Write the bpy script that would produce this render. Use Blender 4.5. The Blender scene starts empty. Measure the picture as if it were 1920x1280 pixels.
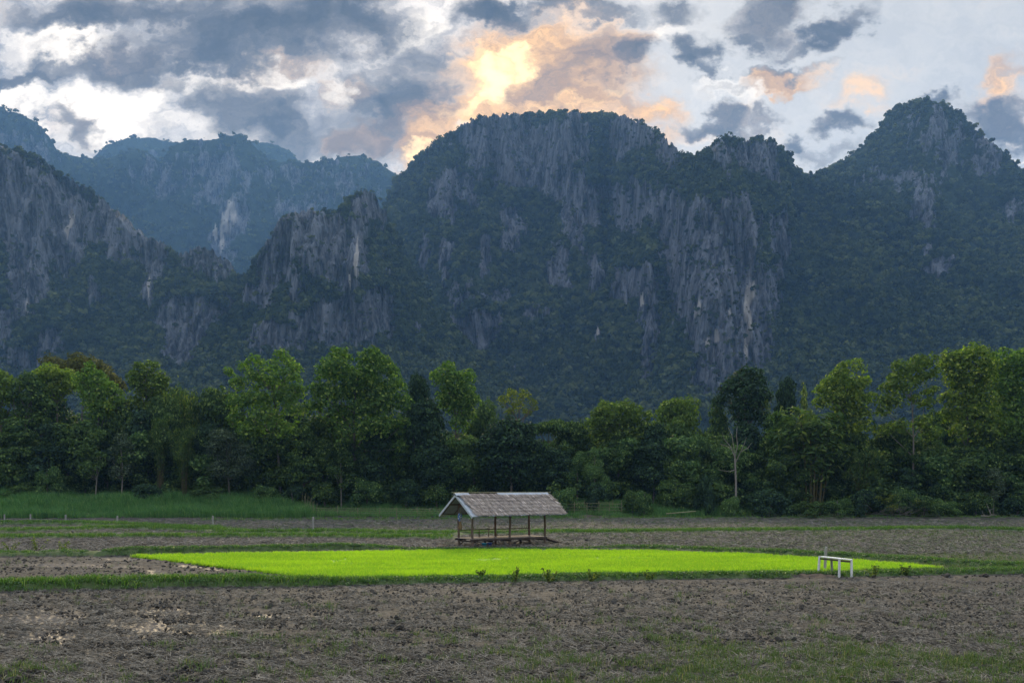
import bpy, math, random
import numpy as np
from mathutils import Vector, Matrix
R = math.radians
SC = bpy.context.scene
COL = SC.collection

# ------------------------------------------------------------------ camera
F = 1867.0          # focal length in photo pixels (35 mm on full frame)
EYE = 4.4           # camera height above the fields
HOR = 905.0         # photo row of the horizon
cam = bpy.data.cameras.new('camera')
camo = bpy.data.objects.new('camera', cam)
COL.objects.link(camo)
cam.lens = 35.0
cam.sensor_width = 36.0
cam.shift_y = (HOR - 640.0) / 1920.0
cam.clip_start = 0.5
cam.clip_end = 30000.0
camo.location = (0, 0, EYE)
camo.rotation_euler = (R(90), 0, 0)
SC.camera = camo

# ------------------------------------------------------------------ exposure
SC.view_settings.view_transform = 'Standard'
SC.view_settings.look = 'None'
SC.view_settings.exposure = 0.68
SC.view_settings.gamma = 1.0
SC.view_settings.use_curve_mapping = False
SC.cycles.use_denoising = True
SC.cycles.max_bounces = 8
SC.cycles.diffuse_bounces = 3
SC.cycles.transmission_bounces = 4
SC.cycles.volume_bounces = 1
SC.cycles.transparent_max_bounces = 8
SC.cycles.sample_clamp_indirect = 6.0

# ------------------------------------------------------------------ sky: Nishita behind broken evening cloud
SUN_AZ = -1.2       # degrees to the right of straight ahead
SUN_EL = 25.0
world = bpy.data.worlds.new('World')
SC.world = world
world.use_nodes = True
WT = world.node_tree
WT.nodes.clear()


class NB:
    """small helper that writes node maths as function calls"""
    def __init__(s, tree):
        s.t = tree

    def n(s, kind, **kw):
        nd = s.t.nodes.new(kind)
        for k, v in kw.items():
            setattr(nd, k, v)
        return nd

    def put(s, sock, v):
        if hasattr(v, 'is_output') or isinstance(v, bpy.types.NodeSocket):
            s.t.links.new(v, sock)
        elif v is not None:
            if sock.type == 'RGBA' and len(v) == 3:
                v = (*v, 1)
            sock.default_value = v

    def m(s, op, a, b=None, c=None, clamp=False):
        nd = s.n('ShaderNodeMath', operation=op, use_clamp=clamp)
        for i, v in enumerate((a, b, c)):
            if v is not None:
                s.put(nd.inputs[i], v)
        return nd.outputs[0]

    def v(s, op, a, b=None, scale=None):
        nd = s.n('ShaderNodeVectorMath', operation=op)
        s.put(nd.inputs[0], a)
        if b is not None:
            s.put(nd.inputs[1], b)
        if scale is not None:
            s.put(nd.inputs['Scale'], scale)
        return nd.outputs['Value' if op in ('LENGTH', 'DOT_PRODUCT', 'DISTANCE') else 'Vector']

    def ramp(s, x, a, b, lo=0.0, hi=1.0, smooth=True):
        nd = s.n('ShaderNodeMapRange', interpolation_type='SMOOTHSTEP' if smooth else 'LINEAR')
        for i, q in enumerate((x, a, b, lo, hi)):
            s.put(nd.inputs[i], q)
        return nd.outputs[0]

    def mix(s, f, a, b):
        nd = s.n('ShaderNodeMix', data_type='RGBA')
        s.put(nd.inputs[0], f)
        s.put(nd.inputs[6], a)
        s.put(nd.inputs[7], b)
        return nd.outputs[2]

    def noise(s, vec, scale=1.0, detail=5.0, rough=0.55, dist=0.0, out=0):
        nd = s.n('ShaderNodeTexNoise')
        s.put(nd.inputs['Vector'], vec)
        nd.inputs['Scale'].default_value = scale
        nd.inputs['Detail'].default_value = detail
        nd.inputs['Roughness'].default_value = rough
        nd.inputs['Distortion'].default_value = dist
        return nd.outputs[out]

    def xyz(s, x, y, z):
        nd = s.n('ShaderNodeCombineXYZ')
        for i, q in enumerate((x, y, z)):
            s.put(nd.inputs[i], q)
        return nd.outputs[0]

    def attr(s, name, out='Fac'):
        nd = s.n('ShaderNodeAttribute', attribute_name=name)
        return nd.outputs[out]


W = NB(WT)
tc = W.n('ShaderNodeTexCoord')
sep = W.n('ShaderNodeSeparateXYZ')
WT.links.new(tc.outputs['Generated'], sep.inputs[0])
dx, dy, dz = sep.outputs
dyc = W.m('MAXIMUM', dy, 0.08)
# sky coordinates on a plane facing the mountains (hundreds of photo pixels)
su = W.m('MULTIPLY_ADD', W.m('DIVIDE', dx, dyc), 18.67, 9.6)
sv = W.m('MULTIPLY_ADD', W.m('DIVIDE', dz, dyc), -18.67, 9.05)
p0 = W.xyz(su, sv, 0.0)
n1 = W.noise(W.v('MULTIPLY', p0, (0.55, 0.8, 1)), 1.0, 5.0, 0.55, out=1)
n2 = W.noise(W.v('MULTIPLY', p0, (1.9, 2.4, 1)), 1.0, 6.0, 0.6, out=1)
warp = W.v('ADD', W.v('SCALE', W.v('SUBTRACT', n1, (.5, .5, .5)), scale=1.9),
           W.v('SCALE', W.v('SUBTRACT', n2, (.5, .5, .5)), scale=1.05))
pw = W.v('MULTIPLY', W.v('ADD', p0, warp), (1, 1, 0))
fb = W.noise(W.v('MULTIPLY', pw, (0.9, 1.25, 1)), 1.0, 9.0, 0.62)
fb2 = W.noise(W.v('ADD', W.v('MULTIPLY', pw, (0.5, 1.1, 1)), (7.3, 2.1, 0)), 1.0, 7.0, 0.6)
front = W.ramp(dy, 0.35, 0.75)


def blobs(lst):
    """soft union of turned ellipses: (cx, cy, rx, ry, turn in degrees, weight)"""
    tot = None
    for b in lst:
        cx, cy, rx, ry = b[:4]
        rot = b[4] if len(b) > 4 else 0
        w = b[5] if len(b) > 5 else 1.0
        mp = W.n('ShaderNodeMapping', vector_type='TEXTURE')
        mp.inputs['Location'].default_value = (cx, cy, 0)
        mp.inputs['Rotation'].default_value = (0, 0, R(rot))
        mp.inputs['Scale'].default_value = (rx, ry, 1)
        # each blob waits for the one before it: keeps the shader's memory small
        pin = pw if tot is None else W.v('ADD', pw, W.xyz(W.m('MULTIPLY', tot, 1e-7), 0.0, 0.0))
        WT.links.new(pin, mp.inputs[0])
        d = W.v('LENGTH', mp.outputs[0])
        g = W.ramp(d, 0.25, 1.55, w, 0.0)
        tot = g if tot is None else W.m('MAXIMUM', tot, g)
    return tot


def edge(mask, amp, lo, hi, nz=None):
    return W.ramp(W.m('ADD', mask, W.m('MULTIPLY', W.m('SUBTRACT', nz or fb, 0.5), amp)), lo, hi)


DARK = [(2.2, .2, 2.8, .42, -4), (4.7, .72, 3.0, .72, -6), (6.2, .4, 1.7, .7, 0), (2.2, 1.1, 2.0, .36, -8), (.5, 1.42, 1.5, .2, -6),
        (3.6, 1.2, 2.4, .3, -5), (4.7, 2.0, 1.15, .6, 5), (5.6, 2.45, 1.5, .6, 0, .8), (3.1, 1.6, .55, .25, 20, .7), (1.4, 2.5, .6, .26, 35, .7),
        (7.5, 1.85, 1.15, .95, 10), (7.0, 2.5, 1.2, .6, 0, .85), (7.9, 1.1, .8, .6, 0, .75), (11.4, 1.2, 1.1, .8, 20, .62), (10.3, 1.6, 1.0, .35, -15, .6), (9.3, .2, 1.0, .33, 5), (10.9, .15, 1.3, .25, 0, .8),
        (12.0, 1.0, .45, .5, 15), (14.5, .35, .85, .68, -25), (15.7, .5, .85, .30, -28), (15.0, .9, .8, .2, -25, .7), (13.9, 1.75, 1.2, .14, -8, .55), (12.6, .15, .6, .3, 0, .65), (14.0, .8, .5, .25, -20, .8),
        (13.05, 1.05, .36, .38, 30), (13.2, 1.45, .22, .3, 0, .7), (14.6, 1.45, .95, .15, -6, .7), (13.4, 2.35, .8, .26, 0), (14.3, 2.25, .5, .2, -8, .7),
        (15.8, 2.45, .45, .22, -10), (15.0, 2.75, .3, .24, 0), (15.4, 3.0, .7, .2, 0, .6), (17.7, 1.85, .42, .22, 5), (18.8, 2.25, .75, .42, 5), (19.6, 2.9, .6, .4, 0),
        (.6, .25, .9, .2, 5, .8), (2.5, -1.2, 4.5, .8, 0), (9.5, -1.5, 3.0, .8, 0, .9), (-2.5, 1.0, 2, .5), (22, .8, 2, .5)]
WHITE = [(1.0, .85, 1.2, .42, -10), (1.6, 2.0, 1.3, .42, 0), (2.7, 2.1, .9, .5, 0), (.3, 1.9, .8, .35), (5.0, 1.35, 1.2, .25, 8), (3.9, 1.65, .9, .25, 0, .8),
         (7.9, .3, .55, .42, -15), (6.45, 1.65, .2, .4, 10), (6.7, 2.55, .4, .28, 20, .8), (1.9, 2.5, 1.2, .4), (3.4, 2.35, .7, .3, 0, .7), (12.9, 2.6, .5, .25, 0, .6),
         (19.0, 2.7, .3, .2, -40, .8), (12.6, .5, .5, .5, 0, .5), (13.4, 1.8, .9, .25, 0, .6), (.2, 2.4, .7, .3)]
GOLD = [(10.2, 1.3, 1.9, 1.0, 0, .95), (9.3, 1.45, .75, .75, 0, 1.0), (9.0, 2.0, 1.1, .35, -20, .9), (10.4, 1.9, 1.7, .42, 0, 1.0), (9.6, 2.25, 2.2, .38, -3, 1.0), (11.8, 2.1, .9, .35, 8, .8), (11.0, .8, 1.5, .6, 0, .6), (7.75, 2.95, .6, .5, 0, 1.0), (8.2, 2.5, .7, .3, -40, .9),
        (6.75, 2.6, .6, .35, 0, .75), (6.5, 1.7, .4, .4, 0, .5), (14.6, 1.62, .9, .22, -4, .8), (19.0, 1.5, .5, .45, 0, .7), (12.5, 2.6, .7, .3, 0, .6), (16.4, 1.85, .5, .3, 0, .32),
        (1.5, 2.3, 2.0, .5, 0, .3), (5.4, 1.25, .9, .3, 0, .3), (11.5, 1.3, .8, .4, 0, .6)]
CORE = [(8.7, 2.15, .7, .28, -28, .8), (10.9, 2.0, .9, .14, -4, .5), (9.25, 1.55, .55, .62, 10), (9.9, 1.1, .35, .4, 0, .7), (7.55, 3.1, .25, .22, 0, .8), (11.55, 1.75, .3, .16, 0, .6), (10.4, 2.0, .7, .16, -10, .55)]

bD, bW, bG, bC = blobs(DARK), blobs(WHITE), blobs(GOLD), blobs(CORE)
fine = W.noise(W.v('MULTIPLY', pw, (2.6, 3.4, 1)), 1.0, 8.0, 0.66)
mix_n = W.m('ADD', W.m('MULTIPLY', fb, .62), W.m('MULTIPLY', fine, .38))
mD = edge(bD, 1.6, .06, .84, mix_n)          # soft skirts of the dark cloud
mD2 = edge(bD, 1.8, .44, 1.22, mix_n)        # its thick heart
mW = edge(bW, 1.6, .20, 1.0, fb2)
mG = edge(bG, 1.3, .04, .88, fb2)
mC = edge(bC, 1.5, .25, 1.15, mix_n)

sky = W.n('ShaderNodeTexSky', sky_type='NISHITA')
sky.sun_disc = False
sky.sun_elevation = R(SUN_EL)
sky.sun_rotation = R(SUN_AZ)
BG = 0.1
K = 0.79 / BG


def rad(r, g, b, k=1.0):
    return (r * k * K, g * k * K, b * k * K, 1)


right = W.ramp(su, 9.0, 13.5)
mot = W.ramp(W.m('ADD', W.m('MULTIPLY', fb2, .6), W.m('MULTIPLY', fine, .4)), .38, .62)
veil_l = W.mix(mot, rad(.24, .225, .22), rad(.86, .77, .66))
veil_r = W.mix(mot, rad(.50, .48, .44), rad(.62, .58, .51))
veil = W.mix(right, veil_l, veil_r)
clear = W.mix(0.9, sky.outputs[0], veil)
gold = W.mix(mot, rad(.58, .30, .09), rad(1.30, .70, .19))
c = W.mix(W.m('MULTIPLY', mG, .9), clear, gold)
c = W.mix(W.m('MULTIPLY', mW, .92), c, rad(1.26, 1.11, .92))
c = W.mix(W.m('MULTIPLY', mC, .95), c, rad(2.0, 1.38, .62))
sk = W.mix(mot, rad(.140, .130, .122), rad(.31, .275, .245))
skw = W.mix(mot, rad(.22, .155, .11), rad(.62, .37, .18))
sk = W.mix(W.m('MULTIPLY', mG, .85), sk, skw)
c = W.mix(W.m('MULTIPLY', mD, .88), c, sk)
hk = W.mix(mot, rad(.038, .035, .032), rad(.090, .082, .076))
hkw = W.mix(mot, rad(.075, .062, .060), rad(.20, .14, .10))
hk = W.mix(W.m('MULTIPLY', mG, .7), hk, hkw)
c = W.mix(W.m('MULTIPLY', mD2, .95), c, hk)
# the rest of the sky: the same broken cloud carried on overhead and behind
q = W.v('DIVIDE', W.xyz(dx, dy, W.m('MULTIPLY', dz, 1.0)), W.xyz(W.m('ADD', W.m('ABSOLUTE', dz), .25), W.m('ADD', W.m('ABSOLUTE', dz), .25), W.m('ADD', W.m('ABSOLUTE', dz), .25)))
g1 = W.noise(q, 1.6, 8.0, 0.58, 0.4)
g2 = W.noise(W.v('ADD', q, (3.1, 1.7, 0)), 3.2, 6.0, 0.58)
OVER = 1.2
rest = W.mix(W.ramp(g1, .36, .60), rad(1.30, 1.36, 1.45, OVER), W.mix(W.ramp(g2, .35, .65), rad(.42, .48, .58, OVER), rad(.80, .84, .92, OVER)))
rest = W.mix(0.9, sky.outputs[0], rest)
# overcast falls off from the zenith to the horizon
rest = W.v('SCALE', rest, scale=W.m('MULTIPLY_ADD', W.m('MAXIMUM', dz, 0.0), .72, .42))
infr = W.m('MULTIPLY', front, W.m('MULTIPLY', W.ramp(sv, -3.2, -.6), W.m('MULTIPLY', W.ramp(su, -6.0, -2.0), W.ramp(su, 25.5, 21.5))))
c = W.mix(infr, rest, c)
bg = W.n('ShaderNodeBackground')
WT.links.new(c, bg.inputs[0])
bg.inputs[1].default_value = BG
wo = W.n('ShaderNodeOutputWorld')
WT.links.new(bg.outputs[0], wo.inputs[0])
world.cycles.sampling_method = 'MANUAL'
world.cycles.sample_map_resolution = 512

# ------------------------------------------------------------------ sun: low, behind the massif, softened by cloud
sl = bpy.data.lights.new('sun', 'SUN')
sl.energy = 3.0
sl.angle = R(9)
sl.color = (1.0, .80, .52)
so = bpy.data.objects.new('sun', sl)
COL.objects.link(so)
sdir = Vector((math.sin(R(SUN_AZ)) * math.cos(R(SUN_EL)), math.cos(R(SUN_AZ)) * math.cos(R(SUN_EL)), math.sin(R(SUN_EL))))
so.rotation_euler = sdir.to_track_quat('Z', 'Y').to_euler()
so.location = sdir * 200

# ------------------------------------------------------------------ number helpers
RNG = np.random.default_rng(7)
_P = RNG.permutation(256).astype(np.int32)
_P = np.concatenate([_P, _P, _P])
_G = RNG.normal(size=(256, 3))
_G /= np.linalg.norm(_G, axis=1)[:, None]
_G = (_G * 1.5).astype(np.float32)


def perlin(x, y, z):
    x, y, z = np.broadcast_arrays(x, y, z)
    sh = x.shape
    x, y, z = [q.ravel().astype(np.float32) for q in (x, y, z)]
    xi, yi, zi = [np.floor(q).astype(np.int32) for q in (x, y, z)]
    xf, yf, zf = x - xi, y - yi, z - zi
    u, v, w = [q * q * q * (q * (q * 6 - 15) + 10) for q in (xf, yf, zf)]
    xi &= 255
    yi &= 255
    zi &= 255

    def g(a, b, c):
        h = _P[_P[_P[(xi + a)] + yi + b] + zi + c] & 255
        gr = _G[h]
        return gr[:, 0] * (xf - a) + gr[:, 1] * (yf - b) + gr[:, 2] * (zf - c)

    def L(t, a, b):
        return a + t * (b - a)
    r = L(w, L(v, L(u, g(0, 0, 0), g(1, 0, 0)), L(u, g(0, 1, 0), g(1, 1, 0))),
          L(v, L(u, g(0, 0, 1), g(1, 0, 1)), L(u, g(0, 1, 1), g(1, 1, 1))))
    return r.reshape(sh)


def fbm(x, y, z, octs=4, gain=0.5, ridged=False):
    t, a, f, n = 0, 1.0, 1.0, 0
    for i in range(octs):
        p = perlin(x * f + 11.3 * i, y * f + 5.7 * i, z * f + 3.1 * i)
        if ridged:
            p = 1 - 2.2 * np.abs(p)
        t = t + a * p
        n += a
        a *= gain
        f *= 2.03
    return t / n


def sstep(x, a, b):
    t = np.clip((x - a) / (b - a), 0, 1)
    return t * t * (3 - 2 * t)


def blur1(a, sig, axis):
    if sig < .3:
        return a
    r = int(sig * 3) + 1
    k = np.exp(-0.5 * (np.arange(-r, r + 1) / sig) ** 2)
    k /= k.sum()
    pad = [(0, 0)] * a.ndim
    pad[axis] = (r, r)
    p = np.pad(a, pad, mode='edge')
    out = np.zeros_like(a)
    for i, w in enumerate(k):
        sl_ = [slice(None)] * a.ndim
        sl_[axis] = slice(i, i + a.shape[axis])
        out += w * p[tuple(sl_)]
    return out


def mesh_np(name, verts, faces, mat=None, attrs=None, smooth=False, fattrs=None):
    """mesh from arrays; faces is an (n, 3) or (n, 4) array"""
    me = bpy.data.meshes.new(name)
    verts = np.asarray(verts, np.float32)
    faces = np.asarray(faces, np.int32)
    k = faces.shape[1]
    me.vertices.add(len(verts))
    me.vertices.foreach_set('co', verts.ravel())
    me.loops.add(faces.size)
    me.loops.foreach_set('vertex_index', faces.ravel())
    me.polygons.add(len(faces))
    me.polygons.foreach_set('loop_start', np.arange(0, faces.size, k, dtype=np.int32))
    me.polygons.foreach_set('loop_total', np.full(len(faces), k, np.int32))
    if smooth:
        me.polygons.foreach_set('use_smooth', np.ones(len(faces), bool))
    for dom, dd in (('POINT', attrs), ('FACE', fattrs)):
        for an, av in (dd or {}).items():
            at = me.attributes.new(an, 'FLOAT', dom)
            at.data.foreach_set('value', np.asarray(av, np.float32).ravel())
    me.update(calc_edges=True)
    if mat:
        me.materials.append(mat)
    return me


def grid_faces(nr, nc):
    i = np.arange(nr * nc).reshape(nr, nc)
    return np.stack([i[:-1, :-1], i[:-1, 1:], i[1:, 1:], i[1:, :-1]], -1).reshape(-1, 4)


def link(name, me, parent=None, **props):
    o = bpy.data.objects.new(name, me)
    COL.objects.link(o)
    if parent is not None:
        o.parent = parent
    for k, v in props.items():
        if v is not None:
            o[k] = v
    return o


def scatter(name, pts, scale, protos, rot=None, label=None, kind='stuff', idx=None, parent=None):
    """one object: the prototypes instanced on points"""
    n = len(pts)
    me = bpy.data.meshes.new(name)
    me.vertices.add(n)
    me.vertices.foreach_set('co', np.asarray(pts, np.float32).ravel())
    scale = np.asarray(scale, np.float32)
    if scale.ndim == 1:
        scale = np.repeat(scale[:, None], 3, 1)
    if rot is None:
        rot = np.zeros((n, 3))
        rot[:, 2] = RNG.uniform(0, 6.283, n)
    if idx is None:
        idx = RNG.integers(0, len(protos), n)
    for an, av in (('turn', rot), ('grow', scale)):
        at = me.attributes.new(an, 'FLOAT_VECTOR', 'POINT')
        at.data.foreach_set('vector', np.asarray(av, np.float32).ravel())
    at = me.attributes.new('pick', 'INT', 'POINT')
    at.data.foreach_set('value', np.asarray(idx, np.int32))
    o = link(name, me, parent, kind=kind, label=label)
    ng = bpy.data.node_groups.new(name, 'GeometryNodeTree')
    ng.interface.new_socket('Geometry', in_out='INPUT', socket_type='NodeSocketGeometry')
    ng.interface.new_socket('Geometry', in_out='OUTPUT', socket_type='NodeSocketGeometry')
    nn, ll = ng.nodes.new, ng.links.new
    gi, go = nn('NodeGroupInput'), nn('NodeGroupOutput')
    jn = nn('GeometryNodeJoinGeometry')
    for p in protos:
        oi = nn('GeometryNodeObjectInfo')
        oi.inputs['Object'].default_value = p
        oi.inputs['As Instance'].default_value = True
        ll(oi.outputs['Geometry'], jn.inputs[0])
    ip = nn('GeometryNodeInstanceOnPoints')
    ip.inputs['Pick Instance'].default_value = True

    def named(nm, dt):
        a = nn('GeometryNodeInputNamedAttribute')
        a.data_type = dt
        a.inputs['Name'].default_value = nm
        return a.outputs[0]
    e2r = nn('FunctionNodeEulerToRotation')
    ll(named('turn', 'FLOAT_VECTOR'), e2r.inputs[0])
    ll(e2r.outputs[0], ip.inputs['Rotation'])
    ll(named('grow', 'FLOAT_VECTOR'), ip.inputs['Scale'])
    ll(named('pick', 'INT'), ip.inputs['Instance Index'])
    ll(gi.outputs[0], ip.inputs['Points'])
    ll(jn.outputs[0], ip.inputs['Instance'])
    ll(ip.outputs[0], go.inputs[0])
    md = o.modifiers.new('scatter', 'NODES')
    md.node_group = ng
    return o


def proto(name, me):
    """prototype for scatter(); never linked to the scene itself"""
    return bpy.data.objects.new(name, me)


# ------------------------------------------------------------------ materials
def material(name):
    m = bpy.data.materials.new(name)
    m.use_nodes = True
    m.node_tree.nodes.clear()
    return m, NB(m.node_tree)


def finish(m, b, col, rough=0.9, bump=None, bump_d=0.05, bump_s=1.0, spec=0.2, transl=0.0, tcol=None, metal=0.0):
    pr = b.n('ShaderNodeBsdfPrincipled')
    b.put(pr.inputs['Base Color'], col)
    b.put(pr.inputs['Roughness'], rough)
    b.put(pr.inputs['Metallic'], metal)
    pr.inputs['Specular IOR Level'].default_value = spec
    if bump is not None:
        bn = b.n('ShaderNodeBump')
        bn.inputs['Strength'].default_value = bump_s
        bn.inputs['Distance'].default_value = bump_d
        b.put(bn.inputs['Height'], bump)
        b.t.links.new(bn.outputs[0], pr.inputs['Normal'])
    out = pr.outputs[0]
    if transl:
        tr = b.n('ShaderNodeBsdfTranslucent')
        b.put(tr.inputs[0], tcol if tcol is not None else col)
        ms = b.n('ShaderNodeMixShader')
        ms.inputs[0].default_value = transl
        b.t.links.new(out, ms.inputs[1])
        b.t.links.new(tr.outputs[0], ms.inputs[2])
        out = ms.outputs[0]
    mo = b.n('ShaderNodeOutputMaterial')
    b.t.links.new(out, mo.inputs[0])
    return m


def pos(b):
    return b.n('ShaderNodeNewGeometry').outputs['Position']


def leaf_mat(name, c1, c2, tip=None, transl=0.4, tboost=(1.5, 1.7, .7), rough=.7, spec=.10, own=.25):
    """leaf colour varies per leaf (attribute tint) and per plant"""
    m, b = material(name)
    oi = b.n('ShaderNodeObjectInfo')
    t = b.m('MULTIPLY_ADD', b.attr('tint'), 1 - own, b.m('MULTIPLY', oi.outputs['Random'], own))
    col = b.mix(t, c1, c2)
    if tip is not None:
        col = b.mix(b.m('MULTIPLY', b.ramp(b.attr('tint'), .82, .97), 1.0), col, tip)
    tc_ = b.v('MULTIPLY', col, tboost)
    return finish(m, b, col, rough, spec=spec, transl=transl, tcol=tc_)


def mat_mountain(name, hazeless=1.0):
    m, b = material(name)
    P = pos(b)
    pv = b.v('MULTIPLY', P, (1, 1, .16))
    n_a = b.noise(pv, .055, 7, .62)
    n_b = b.noise(pv, .22, 6, .65)
    n_c = b.noise(P, .03, 5, .6)
    n_d = b.noise(b.v('MULTIPLY', P, (1, 1, .45)), .5, 4, .65)
    mixn = b.m('ADD', b.m('ADD', b.m('MULTIPLY', n_a, .42), b.m('MULTIPLY', n_b, .36)), b.m('MULTIPLY', n_d, .22))
    rock = b.mix(b.ramp(mixn, .39, .60), (.018, .020, .024), (.160, .169, .186))
    rock = b.mix(b.ramp(n_c, .52, .72, 0, .45), rock, (.132, .130, .128))
    rock = b.mix(b.ramp(b.attr('pale'), .3, .7), rock, b.mix(n_b, (.26, .245, .225), (.46, .42, .37)))
    veg = b.mix(b.noise(P, .09, 5, .6), (.012, .022, .012), (.035, .052, .022))
    f = b.ramp(b.m('ADD', b.attr('rock'), b.m('MULTIPLY', b.m('SUBTRACT', n_b, .5), .9)), .36, .60)
    col = b.mix(f, veg, rock)
    h = b.m('ADD', b.m('MULTIPLY', n_a, 1.0), b.m('MULTIPLY', n_b, .5))
    return finish(m, b, col, .95, bump=h, bump_d=9.0, bump_s=.9, spec=.05)


M_MOUNT = mat_mountain('limestone_and_forest')

# ------------------------------------------------------------------ mountains
# one relief sheet per massif: the wall climbs steeply where bare limestone shows and leans back where
# forest grows, so every ledge, buttress and gully has its own distance
CROWN_MATS = [leaf_mat('hill_forest_leaf', (.010, .019, .009), (.066, .086, .028), transl=.2, rough=.8, spec=.05, own=.7),
              leaf_mat('hill_forest_leaf_pale', (.035, .052, .018), (.110, .125, .042), transl=.2, rough=.8, spec=.05, own=.7)]


def hill_crown(seed, n, mat):
    r = np.random.default_rng(seed)
    cl = np.concatenate([[[0, 0, .55, .75]], np.c_[r.normal(0, .38, (6, 2)), r.uniform(.25, .95, 6), r.uniform(.35, .6, 6)]])
    ci = r.integers(0, len(cl), n)
    d = r.normal(size=(n, 3))
    d[:, 2] = np.abs(d[:, 2]) * 1.0 - .35
    d /= np.linalg.norm(d, axis=1)[:, None]
    c_ = cl[ci, :3] + d * cl[ci, 3:4] * r.uniform(.75, 1.05, (n, 1))
    return leaf_cards(r, c_, d, np.full(n, .62), .8, mat, 'hill_tree', jit=.45)


def leaf_cards(r, c_, nrm, size, aspect, mat, name, droop=0.0, jit=.7):
    """diamond leaves: centre, outward direction, size"""
    n = len(c_)
    nn = nrm + r.normal(0, jit * .7, (n, 3))
    nn[:, 2] += .25
    nn /= np.linalg.norm(nn, axis=1)[:, None] + 1e-9
    a = r.normal(size=(n, 3))
    a[:, 2] -= droop
    a -= nn * (a * nn).sum(1)[:, None]
    a /= np.linalg.norm(a, axis=1)[:, None] + 1e-9
    b_ = np.cross(nn, a)
    s = (np.asarray(size) * r.uniform(.65, 1.35, n))[:, None]
    v = np.stack([c_ - a * s * .5, c_ + b_ * s * .5 * aspect + a * s * .08 + nn * s * .10, c_ + a * s * .5, c_ - b_ * s * .5 * aspect + a * s * .08 + nn * s * .10], 1).reshape(-1, 3)
    f = np.arange(n * 4).reshape(n, 4)
    f3 = np.concatenate([f[:, [0, 1, 2]], f[:, [0, 2, 3]]])
    t = r.uniform(0, 1, n)
    return mesh_np(name, v, f3, mat, fattrs={'tint': np.concatenate([t, t])})


HILL_TREES = [proto('hill_tree', hill_crown(20 + i, 90, CROWN_MATS[0 if i < 4 else 1])) for i in range(6)]


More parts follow.
